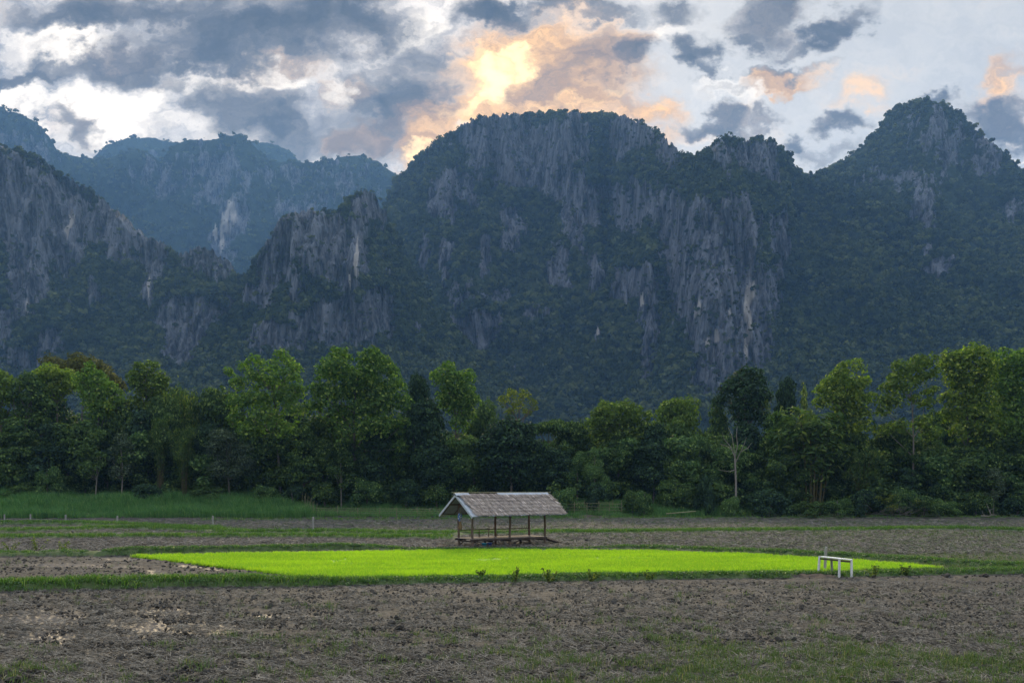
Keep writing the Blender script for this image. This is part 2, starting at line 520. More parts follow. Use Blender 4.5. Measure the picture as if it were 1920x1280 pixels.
def massif(name, label, sil, y_foot, rock, pale=(), step=2.0, tan_f=.9, tan_r=3.2, base_rock=-.12, flute=1.0, e0=-.004, back=.55,
           n_trees=9000, tree=(2.6, 5.2), smooth=14, y_bottom=0, rough_sil=1.0, spur=1.0, seed=0):
    sx, sy = np.array(sil, float).T
    x = np.arange(sx[0], sx[-1] + .1, step)
    top = np.interp(x, sx, sy)
    a = (x - 960) / F
    # ragged skyline of crags and trees
    top = top - rough_sil * (fbm(x / 26., seed + 0 * x, 0 * x, 4, .6) * 7)
    es = np.maximum((HOR - top) / F, .004)
    # rows: coarse low down where the trees hide them, fine above
    nr = int(es.max() * F / step * .88)
    t = np.linspace(0, 1, nr)
    t = np.where(t < .09, t / .09 * .20, .20 + (t - .09) / .91 * .80)
    E = e0 + t[:, None] * (es[None, :] - e0)
    px = np.repeat(x[None, :], nr, 0)
    py = HOR - F * E
    wx = fbm(px / 40., py / 60., seed + 0 * px, 3) * 16
    wy = fbm(px / 40., py / 60., seed + 9 + 0 * px, 3) * 18
    rk = np.full(E.shape, base_rock)
    for b_ in rock:
        w = b_[4] if len(b_) > 4 else 1.0
        d = ((px + wx - b_[0]) / b_[2]) ** 2 + ((py + wy - b_[1]) / b_[3]) ** 2
        rk = np.maximum(rk, w * 1.17 * np.exp(-.72 * d ** 1.4))
    streak = fbm(px / 7., py / 55., seed + 4 + 0 * px, 4, .6)
    patch = fbm(px / 30., py / 34., seed + 6 + 0 * px, 4, .6)
    rk = rk - .04 + .62 * streak + .80 * patch + .35 * fbm(px / 11., py / 13., seed + 13 + 0 * px, 3, .6)
    pl = np.zeros(E.shape)
    for b_ in pale:
        d = ((px + wx * .3 - b_[0]) / b_[2]) ** 2 + ((py + wy * .3 - b_[1]) / b_[3]) ** 2
        pl = np.maximum(pl, np.exp(-.7 * d))
    pl = np.clip(pl * 1.0 + .9 * streak * (pl > .05), 0, 1)
    rs = sstep(rk, .25, .6)
    tan = 1.0 / ((1 - rs) / tan_f + rs / tan_r)
    tan = np.maximum(tan, E + .16)
    Y = np.zeros(E.shape)
    yf = np.interp(x, *np.array(y_foot, float).T)
    Y[0] = yf
    for i in range(1, nr):
        dE = E[i] - E[i - 1]
        Y[i] = Y[i - 1] + dE * Y[i - 1] / np.maximum(tan[i] - E[i], .13)
    big = blur1(blur1(Y, smooth * 2.2 / step * 2, 1), 5, 0)
    fine_ = blur1(blur1(Y, 3.5, 1), 1.5, 0)
    Y = big + (fine_ - big) * .45
    X = a[None, :] * Y
    Z = EYE + E * Y
    # broad gullies and spurs, then fluting in the rock, lumps in the forest
    g = fbm(X / 210., Y / 400., Z / 420., 4, .5, True)
    D = spur * 60 * (g - .35)
    # pillars with narrow dark clefts between them
    wob = 5 * fbm(X / 40., Y / 40., Z / 60., 2)
    fl = np.abs(fbm((X + wob) / 30., Y / 70., Z / 260., 2, .4)) ** .7
    fl2 = np.abs(fbm((X + wob) / 11., Y / 34., Z / 90., 2, .5)) ** .7
    fl3 = np.abs(fbm((X + wob) / 5., Y / 14., Z / 30., 2, .5)) ** .8
    D += flute * rs * (34 * (fl - .3) + 17 * (fl2 - .3) + 6 * (fl3 - .3))
    lump = fbm(X / 13., Y / 13., Z / 13., 3, .55)
    D += (1 - rs) * (5 * lump + 14 * fbm(X / 48., Y / 48., Z / 48., 3, .55))
    D *= np.clip(t[:, None] * 6, 0, 1) * np.where(t > .97, (1 - t) / .03 * .7 + .3, 1)[:, None]
    Y2 = Y - D
    X2 = X - D * a[None, :] * .3
    spike = fbm(X / 7., Y / 7., Z / 60., 3, .6, True)
    Z2 = Z + rs * flute * 9 * np.clip(spike - .1, -.3, .8) * np.clip(t[:, None] * 5, 0, 1) + (1 - rs) * 2.0 * lump
    # far side
    nb = 14
    bt = np.linspace(0, 1, nb + 1)[1:]
    Yb = Y2[-1][None] + (bt[:, None] ** 1.0) * (60 + 700 * bt[:, None])
    Zb = Z2[-1][None] - (Yb - Y2[-1][None]) * back * np.clip(bt[:, None] * 3, .25, 1)
    Xb = a[None] * Yb[:1] + 0 * Yb + (a[None] * (Yb - Yb[:1])) * .2
    Xb[0] = X2[-1] + (Xb[0] - X2[-1]) * .5
    V = np.stack([np.concatenate([X2, Xb]), np.concatenate([Y2, Yb]), np.concatenate([Z2, np.maximum(Zb, -6)])], -1)
    z0 = np.zeros_like(Xb)
    me = mesh_np(name, V.reshape(-1, 3), grid_faces(nr + nb, len(x)), M_MOUNT,
                 {'rock': np.concatenate([rk, z0 + .1]).ravel(), 'pale': np.concatenate([pl, z0]).ravel()}, smooth=False)
    link('mountain', me, kind='structure', label=label)
    # forest
    vis = (py < 800)
    w = np.where(rk < .42, 1.0, np.where(rk < .62, .40, .10)) * vis * np.clip(1 + 2.2 * patch, .25, 2.2)
    # crowns crowd the skyline
    w[-1] *= 2.2
    p = w.ravel() / w.sum()
    n_trees = int(n_trees)
    pick = RNG.choice(w.size, n_trees, p=p)
    pts = np.stack([X2, Y2, Z2], -1).reshape(-1, 3)[pick]
    jit = RNG.normal(0, 1.0, (n_trees, 3)) * (step * Y2.ravel()[pick] / F)[:, None]
    jit[:, 2] *= .2
    pts = pts + jit
    sc = np.clip(np.exp(RNG.normal(math.log((tree[0] * tree[1]) ** .5), .32, n_trees)), tree[0] * .7, tree[1] * 1.5) * np.where(rk.ravel()[pick] > .42, RNG.uniform(.3, .6, n_trees), 1.0)
    scl = np.stack([sc, sc, sc * RNG.uniform(.8, 1.3, n_trees)], 1)
    pts[:, 2] -= sc * .25
    idx = np.where(fbm(pts[:, 0] / 90, pts[:, 1] / 90, pts[:, 2] / 90, 3) + RNG.normal(0, .22, n_trees) > .16, RNG.integers(4, 6, n_trees), RNG.integers(0, 4, n_trees))
    scatter('forest', pts, scl, HILL_TREES, label='forest clinging to ' + label, idx=idx)


massif('range_far', 'the faint far ridge left of centre, half lost in cloud',
       [(60, 420), (150, 330), (180, 292), (200, 272), (240, 260), (290, 258), (320, 266), (400, 268), (480, 268), (520, 273), (545, 285), (558, 302), (600, 340), (700, 420), (780, 470)],
       [(0, 2380), (900, 2380)], [(300, 330, 90, 40, .5)], step=3.0, n_trees=3000, tree=(4.2, 7), tan_f=1.2, flute=1.5, seed=1)
massif('range_left', 'the blue ridge at the far left edge',
       [(-420, 420), (-250, 330), (-100, 250), (-40, 222), (0, 210), (20, 209), (60, 225), (90, 253), (105, 280), (125, 296), (180, 340), (260, 430)],
       [(-500, 1840), (900, 1840)], [(60, 300, 40, 60, .55), (10, 260, 40, 30, .4)], step=3.0, n_trees=4500, tree=(4, 7), tan_f=1.25, flute=1.5, seed=2)
massif('range_mid', 'the blue domed range behind the left gap',
       [(-100, 420), (60, 330), (120, 296), (135, 292), (165, 297), (200, 300), (225, 290), (250, 283), (275, 284), (300, 305), (308, 292), (320, 278), (345, 264), (400, 262), (420, 257), (445, 253), (465, 262), (490, 290), (512, 306), (560, 302), (600, 305), (625, 303), (640, 295), (680, 292), (710, 305), (735, 325), (760, 350), (830, 420), (950, 500)],
       [(-200, 1950), (1000, 1950)],
       [(400, 330, 70, 60, .62), (440, 410, 25, 45, .9), (300, 330, 60, 40, .5), (560, 400, 60, 40, .5), (640, 360, 60, 50, .5), (420, 460, 25, 40, .8), (530, 340, 50, 30, .45)],
       pale=[(437, 405, 10, 22), (425, 428, 12, 18), (418, 460, 5, 20), (405, 440, 6, 14)], step=2.9, n_trees=9000, tree=(3.6, 6.5), tan_f=1.25, flute=1.5, seed=3)
massif('peak_right', 'the pointed forested peak on the right',
       [(1380, 460), (1440, 385), (1490, 345), (1520, 330), (1540, 325), (1560, 315), (1600, 290), (1625, 268), (1645, 245), (1660, 218), (1680, 201), (1720, 193), (1760, 198), (1800, 216), (1825, 240), (1845, 258), (1880, 285), (1920, 316), (1990, 360), (2100, 430), (2260, 505)],
       [(1300, 900), (1500, 820), (2500, 820)],
       [(1745, 245, 30, 55, .62), (1700, 250, 30, 30, .42), (1790, 265, 30, 45, .55), (1700, 340, 60, 30, .55), (1730, 390, 30, 40, .75), (1760, 500, 28, 20, .85), (1850, 290, 34, 40, .7), (1660, 330, 30, 20, .6), (1890, 400, 35, 30, .55), (1780, 300, 25, 45, .7), (1620, 345, 20, 15, .5), (1745, 465, 15, 18, .6)],
       n_trees=21000, tan_f=.74, seed=4, step=2.2, base_rock=-.08, flute=.7, tree=(2.2, 4.6))
massif('massif_main', 'the great limestone massif in the middle',
       [(640, 480), (690, 420), (722, 392), (735, 352), (750, 330), (775, 300), (800, 278), (850, 245), (900, 221), (935, 216), (1000, 217), (1060, 215), (1085, 217), (1092, 230), (1110, 222), (1160, 221), (1200, 235), (1240, 260), (1265, 285), (1285, 305), (1303, 309), (1315, 296), (1340, 276), (1380, 268), (1420, 267), (1450, 276), (1475, 296), (1490, 322), (1512, 334), (1540, 360), (1600, 420), (1700, 520)],
       [(600, 1050), (700, 1040), (1150, 940), (1330, 850), (1450, 880), (1560, 1040), (1700, 1100)],
       [(940, 258, 90, 38), (1030, 285, 70, 50), (970, 320, 60, 35), (1000, 343, 90, 22), (1090, 360, 80, 20), (1165, 255, 25, 42), (1200, 262, 22, 32), (1250, 295, 28, 34), (1350, 310, 22, 40, .8), (1400, 300, 40, 35, .8), (1440, 315, 16, 50, .8),
        (850, 350, 45, 32), (830, 390, 30, 36), (890, 378, 20, 14), (960, 425, 22, 40, .85), (835, 500, 14, 48), (800, 480, 12, 25), (910, 490, 11, 36), (1080, 420, 28, 58), (1115, 400, 14, 40, .9), (1190, 395, 42, 50), (1045, 510, 22, 42), (1115, 530, 17, 38), (950, 455, 13, 30), (1060, 545, 12, 28),
        (1290, 435, 66, 62), (1370, 430, 60, 56), (1330, 500, 92, 66), (1380, 560, 76, 74), (1295, 560, 62, 58), (1350, 645, 66, 74), (1405, 650, 40, 78), (1250, 398, 50, 26), (1330, 705, 60, 46, .85), (1455, 465, 18, 50), (1425, 700, 36, 40, .8), (1470, 600, 16, 60, .7), (1480, 690, 18, 40, .7),
        (1190, 540, 40, 34), (1215, 600, 18, 66), (1210, 680, 16, 56), (1165, 555, 26, 28), (1120, 630, 8, 22), (930, 560, 50, 26, .55), (860, 560, 40, 30, .5), (1000, 600, 30, 20, .5),
        (870, 632, 55, 32, 1.3), (905, 608, 28, 18, 1.2), (825, 662, 34, 18, 1.1), (1090, 470, 10, 30), (920, 300, 60, 26, .7), (1070, 250, 30, 30, .8)],
       pale=[(1398, 600, 6, 40), (1404, 560, 5, 22), (1394, 660, 5, 30), (1300, 600, 6, 14), (1120, 630, 4, 14), (1340, 640, 4, 10), (1365, 600, 4, 8), (1200, 580, 4, 12), (1285, 690, 4, 16), (1320, 655, 4, 12)],
       n_trees=34000, tan_f=.78, seed=5, step=1.8, base_rock=.17)
massif('massif_left', 'the jagged limestone wall at the left edge',
       [(-360, 420), (-250, 340), (-100, 300), (-40, 288), (0, 280), (40, 286), (80, 305), (130, 340), (170, 362), (200, 386), (230, 412), (270, 446), (310, 466), (332, 478), (345, 480), (375, 469), (400, 477), (430, 500), (455, 522), (480, 560), (540, 640), (620, 720)],
       [(-700, 900), (300, 820), (400, 800), (640, 900)],
       [(30, 385, 66, 80), (100, 380, 66, 52), (60, 480, 36, 110), (40, 560, 18, 56), (130, 450, 46, 80), (200, 425, 38, 45), (240, 455, 36, 50), (290, 480, 28, 36), (280, 530, 8, 50), (370, 490, 34, 26), (410, 503, 28, 34), (350, 600, 54, 40, 1.3), (335, 645, 28, 36, 1.2), (400, 600, 30, 40, .8), (100, 640, 24, 24), (5, 620, 18, 38), (50, 672, 60, 18, .8), (190, 560, 10, 30, .7), (140, 570, 9, 24, .7), (-60, 400, 60, 80), (-150, 460, 60, 90)],
       pale=[(62, 590, 4, 14), (130, 410, 4, 26), (125, 440, 4, 12), (280, 540, 3, 24), (142, 560, 3, 10)],
       n_trees=17000, tan_f=.85, seed=6, tree=(2.0, 4.2), step=2.0, base_rock=.18)
massif('spur', 'the crag with a square tower left of the great massif',
       [(380, 640), (430, 590), (455, 555), (468, 515), (480, 492), (495, 474), (520, 440), (545, 413), (580, 402), (612, 406), (643, 399), (650, 380), (660, 370), (682, 362), (704, 366), (710, 392), (722, 398), (735, 430), (770, 500), (820, 580), (900, 670), (960, 720)],
       [(300, 800), (600, 760), (760, 800), (1000, 860)],
       [(530, 480, 36, 66), (500, 530, 20, 58), (580, 448, 48, 50), (620, 480, 36, 66), (670, 485, 22, 80), (682, 400, 28, 34), (655, 530, 24, 48), (640, 612, 62, 40, 1.3), (702, 602, 36, 44, 1.3), (600, 620, 50, 26, 1.2), (520, 640, 55, 24, 1.1), (560, 540, 20, 50, .7), (470, 560, 14, 44, .7), (715, 410, 10, 24)],
       pale=[(675, 500, 4, 30), (682, 545, 3, 14), (660, 540, 3, 12)],
       n_trees=10000, tan_f=.80, seed=8, tree=(2.0, 3.8), step=2.0, base_rock=.15)

# ------------------------------------------------------------------ the fields: lie of the land
def on_ground(px, py, z=0.0):
    """point of the flat fields seen at a photo pixel"""
    D = F * (EYE - z) / (py - HOR)
    return np.array([(px - 960) / F * D, D])


# grassy bunds: photo pixels along the crest line, height, half width, grass cover, lushness
BUNDS = [
    ('front', [(-700, 1121), (-200, 1112), (0, 1108), (300, 1101), (600, 1098), (960, 1090), (1300, 1084), (1600, 1080), (1920, 1075), (2300, 1068), (2700, 1062)], .20, .62, 1.0),
    ('rice_back', [(195, 1043), (260, 1040), (400, 1037), (640, 1033), (780, 1031.5), (1000, 1030.5), (1120, 1030), (1220, 1031), (1400, 1037), (1600, 1047), (1800, 1060), (1950, 1068), (2300, 1072)], .22, .60, 1.0),
    ('left_low', [(-500, 1047), (0, 1044), (165, 1042)], .28, .9, .75),
    ('left_far', [(-500, 1012), (0, 1010), (300, 1008), (600, 1008), (845, 1011)], .20, .8, .75),
    ('left_mid', [(-500, 997), (0, 997), (130, 995), (255, 991), (380, 996), (470, 1001), (600, 999), (720, 1002), (850, 1004)], .22, .9, .85),
    ('left_hump', [(-400, 985), (0, 984), (60, 983), (150, 984), (260, 988), (420, 996)], .30, 1.2, .8),
    ('right_mid', [(1060, 999), (1300, 997), (1500, 995), (1800, 992), (1920, 996), (2300, 997)], .14, .9, .95),
    ('right_far', [(860, 1003), (1060, 999)], .2, .9, .9),
    ('far_edge', [(380, 977), (700, 976), (1000, 974), (1300, 973), (1600, 972), (1920, 972), (2500, 972)], .22, 1.0, .55),
]
BL = []
for nm, pts_, hgt, hw, gr in BUNDS:
    BL.append((nm, np.array([on_ground(*q) for q in pts_]), hgt, hw, gr))


def line_dist(X, Y, L):
    d = np.full(X.shape, 1e9)
    for (x0, y0), (x1, y1) in zip(L[:-1], L[1:]):
        ux, uy = x1 - x0, y1 - y0
        t = np.clip(((X - x0) * ux + (Y - y0) * uy) / (ux * ux + uy * uy), 0, 1)
        d = np.minimum(d, np.hypot(X - x0 - t * ux, Y - y0 - t * uy))
    return d


RICE = np.array([on_ground(*q) for q in [(243, 1044), (330, 1055), (420, 1065), (500, 1075), (570, 1084.5), (700, 1085), (830, 1083), (1000, 1081), (1200, 1078), (1400, 1076),
                                         (1560, 1073), (1700, 1070.5), (1775, 1068), (1700, 1061), (1600, 1053), (1500, 1047), (1400, 1041), (1230, 1035.0), (1000, 1033.2), (850, 1033.6), (640, 1037), (400, 1041)]])


def inside(X, Y, poly):
    r = np.zeros(np.shape(X), bool)
    n = len(poly)
    for i in range(n):
        (x0, y0), (x1, y1) = poly[i], poly[(i + 1) % n]
        if y0 == y1:
            continue
        c_ = ((y0 > Y) != (y1 > Y)) & (X < (x1 - x0) * (Y - y0) / (y1 - y0) + x0)
        r ^= c_
    return r


def bank_height(X, Y):
    """the river bank at the foot of the trees: high on the left and behind the hut, low on the right"""
    px = 960 + F * X / np.maximum(Y, 1)
    h = np.interp(px, [-300, 0, 500, 560, 640, 820, 1040, 1180, 1260, 1400, 2300], [2.5, 2.5, 2.4, 1.9, 1.6, 1.6, 1.9, 1.6, .9, .5, .45])
    f0 = np.interp(px, [-300, 0, 380, 600, 900, 1100, 1300, 2300], [118, 118, 120, 121, 121.5, 120, 122, 123])
    w = np.interp(px, [0, 560, 640, 1040, 1300], [15, 14, 16, 13, 8])
    return h * sstep(Y, f0, f0 + w)


def lie(X, Y):
    """height of the land without the clods"""
    X = np.asarray(X, float)
    Y = np.asarray(Y, float)
    z = bank_height(X, Y)
    for nm, L, hgt, hw, gr in BL:
        d = line_dist(X, Y, L)
        wob = 1 + .35 * fbm(X * .5, Y * .5, 0 * X + 3, 2)
        if nm == 'rice_back':
            wob = wob * (1 - .6 * np.exp(-((X + .2) / 6.5) ** 4)) * (1 + .7 * sstep(-X, 7, 11))
        if nm == 'front':
            wob = wob * (1 - .5 * np.exp(-((X - 15.0) / 1.6) ** 2)) * (1 + .7 * sstep(-X, 4, 14))
        z = np.maximum(z, hgt * wob * (1 - sstep(d, hw * .45, hw * 1.35)))
    z = z + .05 * fbm(X * .12, Y * .12, 0 * X, 2)
    return z


def bund_mask(X, Y):
    g = np.zeros(np.shape(X))
    for nm, L, hgt, hw, gr in BL:
        d = line_dist(X, Y, L)
        g = np.maximum(g, gr * (1 - sstep(d, hw * .75, hw * 1.5)))
    return g


# low wet hollows where water stands: (photo x, photo y, half width px, half height px)
WET = [(60, 1165, 130, 26), (170, 1195, 130, 16), (250, 1170, 90, 20), (40, 1190, 70, 10), (380, 1178, 110, 12), (200, 1225, 80, 12), (130, 1240, 60, 8), (300, 1145, 60, 9), (330, 1150, 50, 8), (520, 1155, 60, 4, ), (620, 1172, 50, 3),
       (300, 1078, 26, 7), (290, 1072, 14, 5), (318, 1084, 18, 5), (120, 1059, 90, 3.5), (380, 1061, 60, 3), (220, 1063, 50, 3), (410, 1066, 30, 3), (230, 1048, 40, 3), (560, 1019.5, 46, 2.2), (80, 1024, 40, 1.6), (440, 1019, 40, 1.2), (190, 1023, 50, 1.6),
       (170, 1001.5, 70, 2.4), (270, 1001, 70, 2.6), (330, 1003, 50, 2), (300, 992.5, 50, 1.6), (420, 997, 60, 1.6), (560, 980, 14, 1.2), (690, 979.5, 12, 1)]


def wetness(X, Y):
    px = 960 + F * X / Y
    py = HOR + F * EYE / Y
    w = np.zeros(np.shape(X))
    for b_ in WET:
        w = np.maximum(w, np.exp(-.8 * (((px - b_[0]) / b_[2]) ** 2 + ((py - b_[1]) / b_[3]) ** 2)))
    return w


def clods(X, Y, z0=0):
    c1 = fbm(X * 1.5, Y * 1.5, z0 + 0 * X, 3, .55)
    c2 = fbm(X * 3.6, Y * 3.6, z0 + 5 + 0 * X, 3, .6, True)
    c3 = fbm(X * 11, Y * 11, z0 + 9 + 0 * X, 2, .6)
    furrow = perlin(X * .25 + .3 * Y, Y * 2.2, z0 + 0 * X)
    return .060 * c1 + .12 * (c2 - .25) + .05 * c3 + .02 * furrow


def soil_mat():
    m, b = material('ploughed_soil')
    P = pos(b)
    n0 = b.noise(P, .35, 6, .6)
    n1_ = b.noise(P, 2.6, 7, .65)
    n2_ = b.noise(b.v('MULTIPLY', P, (14, 9, 9)), 1.0, 5, .7)
    col = b.mix(b.ramp(n1_, .32, .66), (.0125, .0123, .0110), (.068, .0640, .0560))
    col = b.mix(b.ramp(n0, .42, .66, 0, .55), col, (.060, .052, .040))
    # dry stubble and roots turned up by the plough
    col = b.mix(b.ramp(n2_, .58, .72, 0, .75), col, (.20, .178, .142))
    wet = b.attr('wet')
    wn = b.ramp(b.m('ADD', wet, b.m('MULTIPLY', b.m('SUBTRACT', n1_, .5), .7)), .25, .7)
    col = b.mix(b.m('MULTIPLY', wn, .75), col, (.026, .022, .020))
    g = b.ramp(b.m('ADD', b.attr('green'), b.m('MULTIPLY', b.m('SUBTRACT', n1_, .5), 1.1)), .35, .75)
    gcol = b.mix(n2_, (.026, .048, .014), (.085, .125, .038))
    col = b.mix(b.m('MULTIPLY', g, .85), col, gcol)
    e = b.ramp(b.m('ADD', b.attr('earth'), b.m('MULTIPLY', b.m('SUBTRACT', n1_, .5), .8)), .35, .65)
    col = b.mix(e, col, b.mix(n1_, (.036, .027, .021), (.088, .068, .054)))
    ro = b.m('MULTIPLY_ADD', wn, -.38, .94)
    h = b.m('ADD', n1_, b.m('MULTIPLY', n2_, .4))
    return finish(m, b, col, ro, bump=h, bump_d=.06, bump_s=.7, spec=.22)


M_SOIL = soil_mat()


def green_mask(X, Y):
    px = 960 + F * X / Y
    py = HOR + F * EYE / Y
    g = np.zeros(np.shape(X))
    # weeds coming up in the near field, thicker towards the right and the bottom edge
    near = .13 + sstep(py, 1130, 1260) * (.08 + .15 * sstep(px, 500, 1500))
    g = np.where(Y < 46, near, g)
    # right fields: thin green over the ploughing
    rf = (Y > 48) & (px > 1000)
    g = np.where(rf, .36 + .10 * sstep(px, 1100, 1900), g)
    g = np.where((Y > 100) & (px > 1000), .40, g)
    lf = (Y > 80) & (px <= 1000)
    g = np.where(lf, .34, g)
    g = g + np.where(Y < 46, .42, .30) * fbm(X * .30, Y * .30, 0 * X + 2, 4, .65)
    g = np.maximum(g, bund_mask(X, Y))
    g = np.maximum(g, sstep(bank_height(X, Y), .12, .4) * 1.0)
    return g


def earth_mask(X, Y):
    px = 960 + F * X / Y
    e = np.exp(-(((px - 1115) / 36) ** 2 + ((Y - 121.6) / 1.7) ** 2)) * 1.3
    e = np.maximum(e, np.exp(-(((px - 780) / 40) ** 2 + ((Y - 121.0) / .9) ** 2)) * .8)
    e = np.maximum(e, np.exp(-(((px - 1525) / 52) ** 2 + ((Y - 46.2) / .8) ** 2)) * .75)   # worn path by the bench
    e = np.maximum(e, np.exp(-(((px - 80) / 50) ** 2 + ((Y - 38.6) / .5) ** 2)) * .8)
    return e


def field_sheet(name, label, rows_py, a0, a1, nc, amp, mat=None, z0=0.0):
    Yr = F * EYE / (np.array(rows_py) - HOR)
    a = np.concatenate([np.linspace(-2.2, a0, 60)[:-1], np.linspace(a0, a1, nc), np.linspace(a1, 2.2, 60)[1:]])
    nc = len(a)
    Y = np.repeat(Yr[:, None], nc, 1)
    X = a[None, :] * Y
    Z = lie(X, Y)
    bm_ = bund_mask(X, Y)
    w = wetness(X, Y)
    bank = sstep(bank_height(X, Y), .05, .3)
    cl = clods(X, Y) * amp * (1 - .35 * bm_) * (1 - .5 * bank)
    cl = cl * (1 - .35 * w) - .075 * w * (1 - np.clip(bm_, 0, 1))
    Z = Z + cl + bank * .3 * fbm(X * .6, Y * .6, 0 * X, 3) + z0
    V = np.stack([X, Y, Z], -1).reshape(-1, 3)
    gm, em = green_mask(X, Y), earth_mask(X, Y)
    gm = np.where(em > .4, gm * .2, gm)
    me = mesh_np(name, V, grid_faces(*Y.shape), mat or M_SOIL, {'wet': w.ravel(), 'green': gm.ravel(), 'earth': em.ravel()}, smooth=True)
    # rows run away from the eye: turn the faces upwards
    me.flip_normals()
    return link(name, me, kind='structure', label=label)


py_near = np.concatenate([np.linspace(1900, 1330, 60)[:-1], np.linspace(1330, 1100, 205)[:-1], np.linspace(1100, 1066, 62)])
field_sheet('ploughed_field', 'freshly ploughed brown field in the foreground', py_near, -.68, .68, 780, 1.0)
py_mid = np.concatenate([np.linspace(1066, 1010, 112)[:-1], np.linspace(1010, 974, 95)])
field_sheet('paddy_field', 'ploughed and wet paddy fields between the bunds', py_mid, -.72, .72, 580, 1.1)
Db = np.concatenate([np.linspace(F * EYE / (974 - HOR), 140, 60)[:-1], np.linspace(140, 210, 14)])
field_sheet('bank', 'grassy bank at the foot of the trees', HOR + F * EYE / Db, -.85, .85, 420, 1.0)

# the plain beyond and around, and out to the mountains
gv = []
gx = np.array([-4500, -2500, -900, -300, -120, 0, 120, 300, 900, 2500, 4500.])
gy = np.array([-380, -60, 0, 14, 40, 90, 150, 210, 300, 500, 900, 2000, 4100.])
GX, GY = np.meshgrid(gx, gy)
GZ = np.where((GY > 250), 1.2, -.45)
me = mesh_np('ground', np.stack([GX, GY, GZ], -1).reshape(-1, 3), grid_faces(len(gy), len(gx)), M_SOIL,
             {'wet': np.zeros(GX.size), 'green': np.full(GX.size, .9), 'earth': np.zeros(GX.size)})
link('ground', me, kind='structure', label='the flat valley floor')

# standing water in the hollows
m, b = material('muddy_water_sky_sheen')
wn_ = b.noise(pos(b), 5.0, 4, .6)
M_WATER = finish(m, b, (.33, .345, .37), .20, bump=wn_, bump_d=.05, bump_s=.04, spec=.8)  # silty water; the sky's reflected sheen is painted into the pale base colour


def water_sheet(pts_, z, label):
    V = [(*on_ground(*q), z) for q in pts_]
    me = bpy.data.meshes.new('water')
    me.from_pydata(V, [], [tuple(range(len(V)))])
    me.materials.append(M_WATER)
    link('water', me, kind='structure', label=label)


water_sheet([(-400, 1400), (1150, 1330), (1150, 1122), (560, 1122), (-400, 1140)], -.112, 'water standing between the clods of the near field')
water_sheet([(-300, 1098), (330, 1092), (560, 1086), (420, 1066), (235, 1046), (-300, 1052)], -.094, 'water standing in the wet field left of the rice')
water_sheet([(-300, 1036), (640, 1028), (840, 1020), (840, 1013), (-300, 1014)], -.096, 'thin water on the ploughed strip behind the rice')
water_sheet([(-300, 1006), (440, 1005), (600, 990), (700, 978.5), (500, 978.5), (200, 990), (-300, 992)], -.094, 'water on the far left field')

# ------------------------------------------------------------------ grass, clods, straw
M_GRASS = leaf_mat('grass_blade', (.036, .085, .014), (.120, .245, .040), (.26, .32, .08), .35, (1.3, 1.5, .7), .6, .25)
M_WEED = leaf_mat('weed_blade', (.042, .078, .024), (.115, .175, .052), (.25, .24, .12), .3, (1.2, 1.3, .7), .7, .2)
M_TALL = leaf_mat('tall_grass_blade', (.036, .105, .032), (.135, .290, .080), (.26, .35, .11), .3, (1.2, 1.5, .7), .6, .25)
M_RICE = leaf_mat('rice_blade', (.25, .42, .018), (.42, .62, .030), (.50, .66, .045), .45, (1.15, 1.25, .6), .5, .25)
M_RICE2 = leaf_mat('rice_blade_dark', (.16, .33, .018), (.30, .50, .030), (.48, .58, .05), .45, (1.15, 1.25, .6), .5, .25)
M_CLOVER = leaf_mat('creeper_leaf', (.020, .058, .014), (.072, .150, .032), (.14, .22, .05), .3, (1.3, 1.5, .7), .5, .3)


def tuft(name, seed, n, h, spread, width, lean, mat, bend=.5):
    r = np.random.default_rng(seed)
    V, Fc = [], []
    for i in range(n):
        ang = r.uniform(0, 6.283)
        rr = spread * math.sqrt(r.uniform(0, 1))
        bx, by = rr * math.cos(ang), rr * math.sin(ang)
        d = r.uniform(0, 6.283)
        ln = lean * r.uniform(.3, 1.3)
        hh = h * r.uniform(.55, 1.15)
        w = width * r.uniform(.7, 1.3)
        s = r.uniform(0, 6.283)
        sx_, sy_ = math.cos(s) * w / 2, math.sin(s) * w / 2
        ox, oy = math.cos(d) * ln * hh, math.sin(d) * ln * hh
        k = len(V)
        V += [(bx - sx_, by - sy_, -.03), (bx + sx_, by + sy_, -.03), (bx + ox * .35 + sx_ * .8, by + oy * .35 + sy_ * .8, hh * .6),
              (bx + ox * .35 - sx_ * .8, by + oy * .35 - sy_ * .8, hh * .6), (bx + ox, by + oy, hh * (1 - bend * ln * .5))]
        Fc += [(k, k + 1, k + 2), (k, k + 2, k + 3), (k + 3, k + 2, k + 4)]
    t = np.repeat(r.uniform(0, 1, n), 3)
    return proto(name, mesh_np(name, V, np.array(Fc), mat, fattrs={'tint': t}))


def leafy_tuft(name, seed, n, h, rad_, size, mat):
    r = np.random.default_rng(seed)
    d = r.normal(size=(n, 3))
    d[:, 2] = np.abs(d[:, 2])
    d /= np.linalg.norm(d, axis=1)[:, None]
    c_ = d * np.array([rad_, rad_, h]) * (r.uniform(.3, 1, (n, 1)) ** .5)
    return proto(name, leaf_cards(r, c_, d, np.full(n, size), .6, mat, name))


def in_view_points(n, py0, py1, px0=-330, px1=2250):
    """points of the fields spread evenly as seen"""
    py = RNG.uniform(py0, py1, n)
    px = RNG.uniform(px0, px1, n)
    Y = F * EYE / (py - HOR)
    return (px - 960) / F * Y, Y


def keep(X, Y, m_):
    return X[m_], Y[m_]


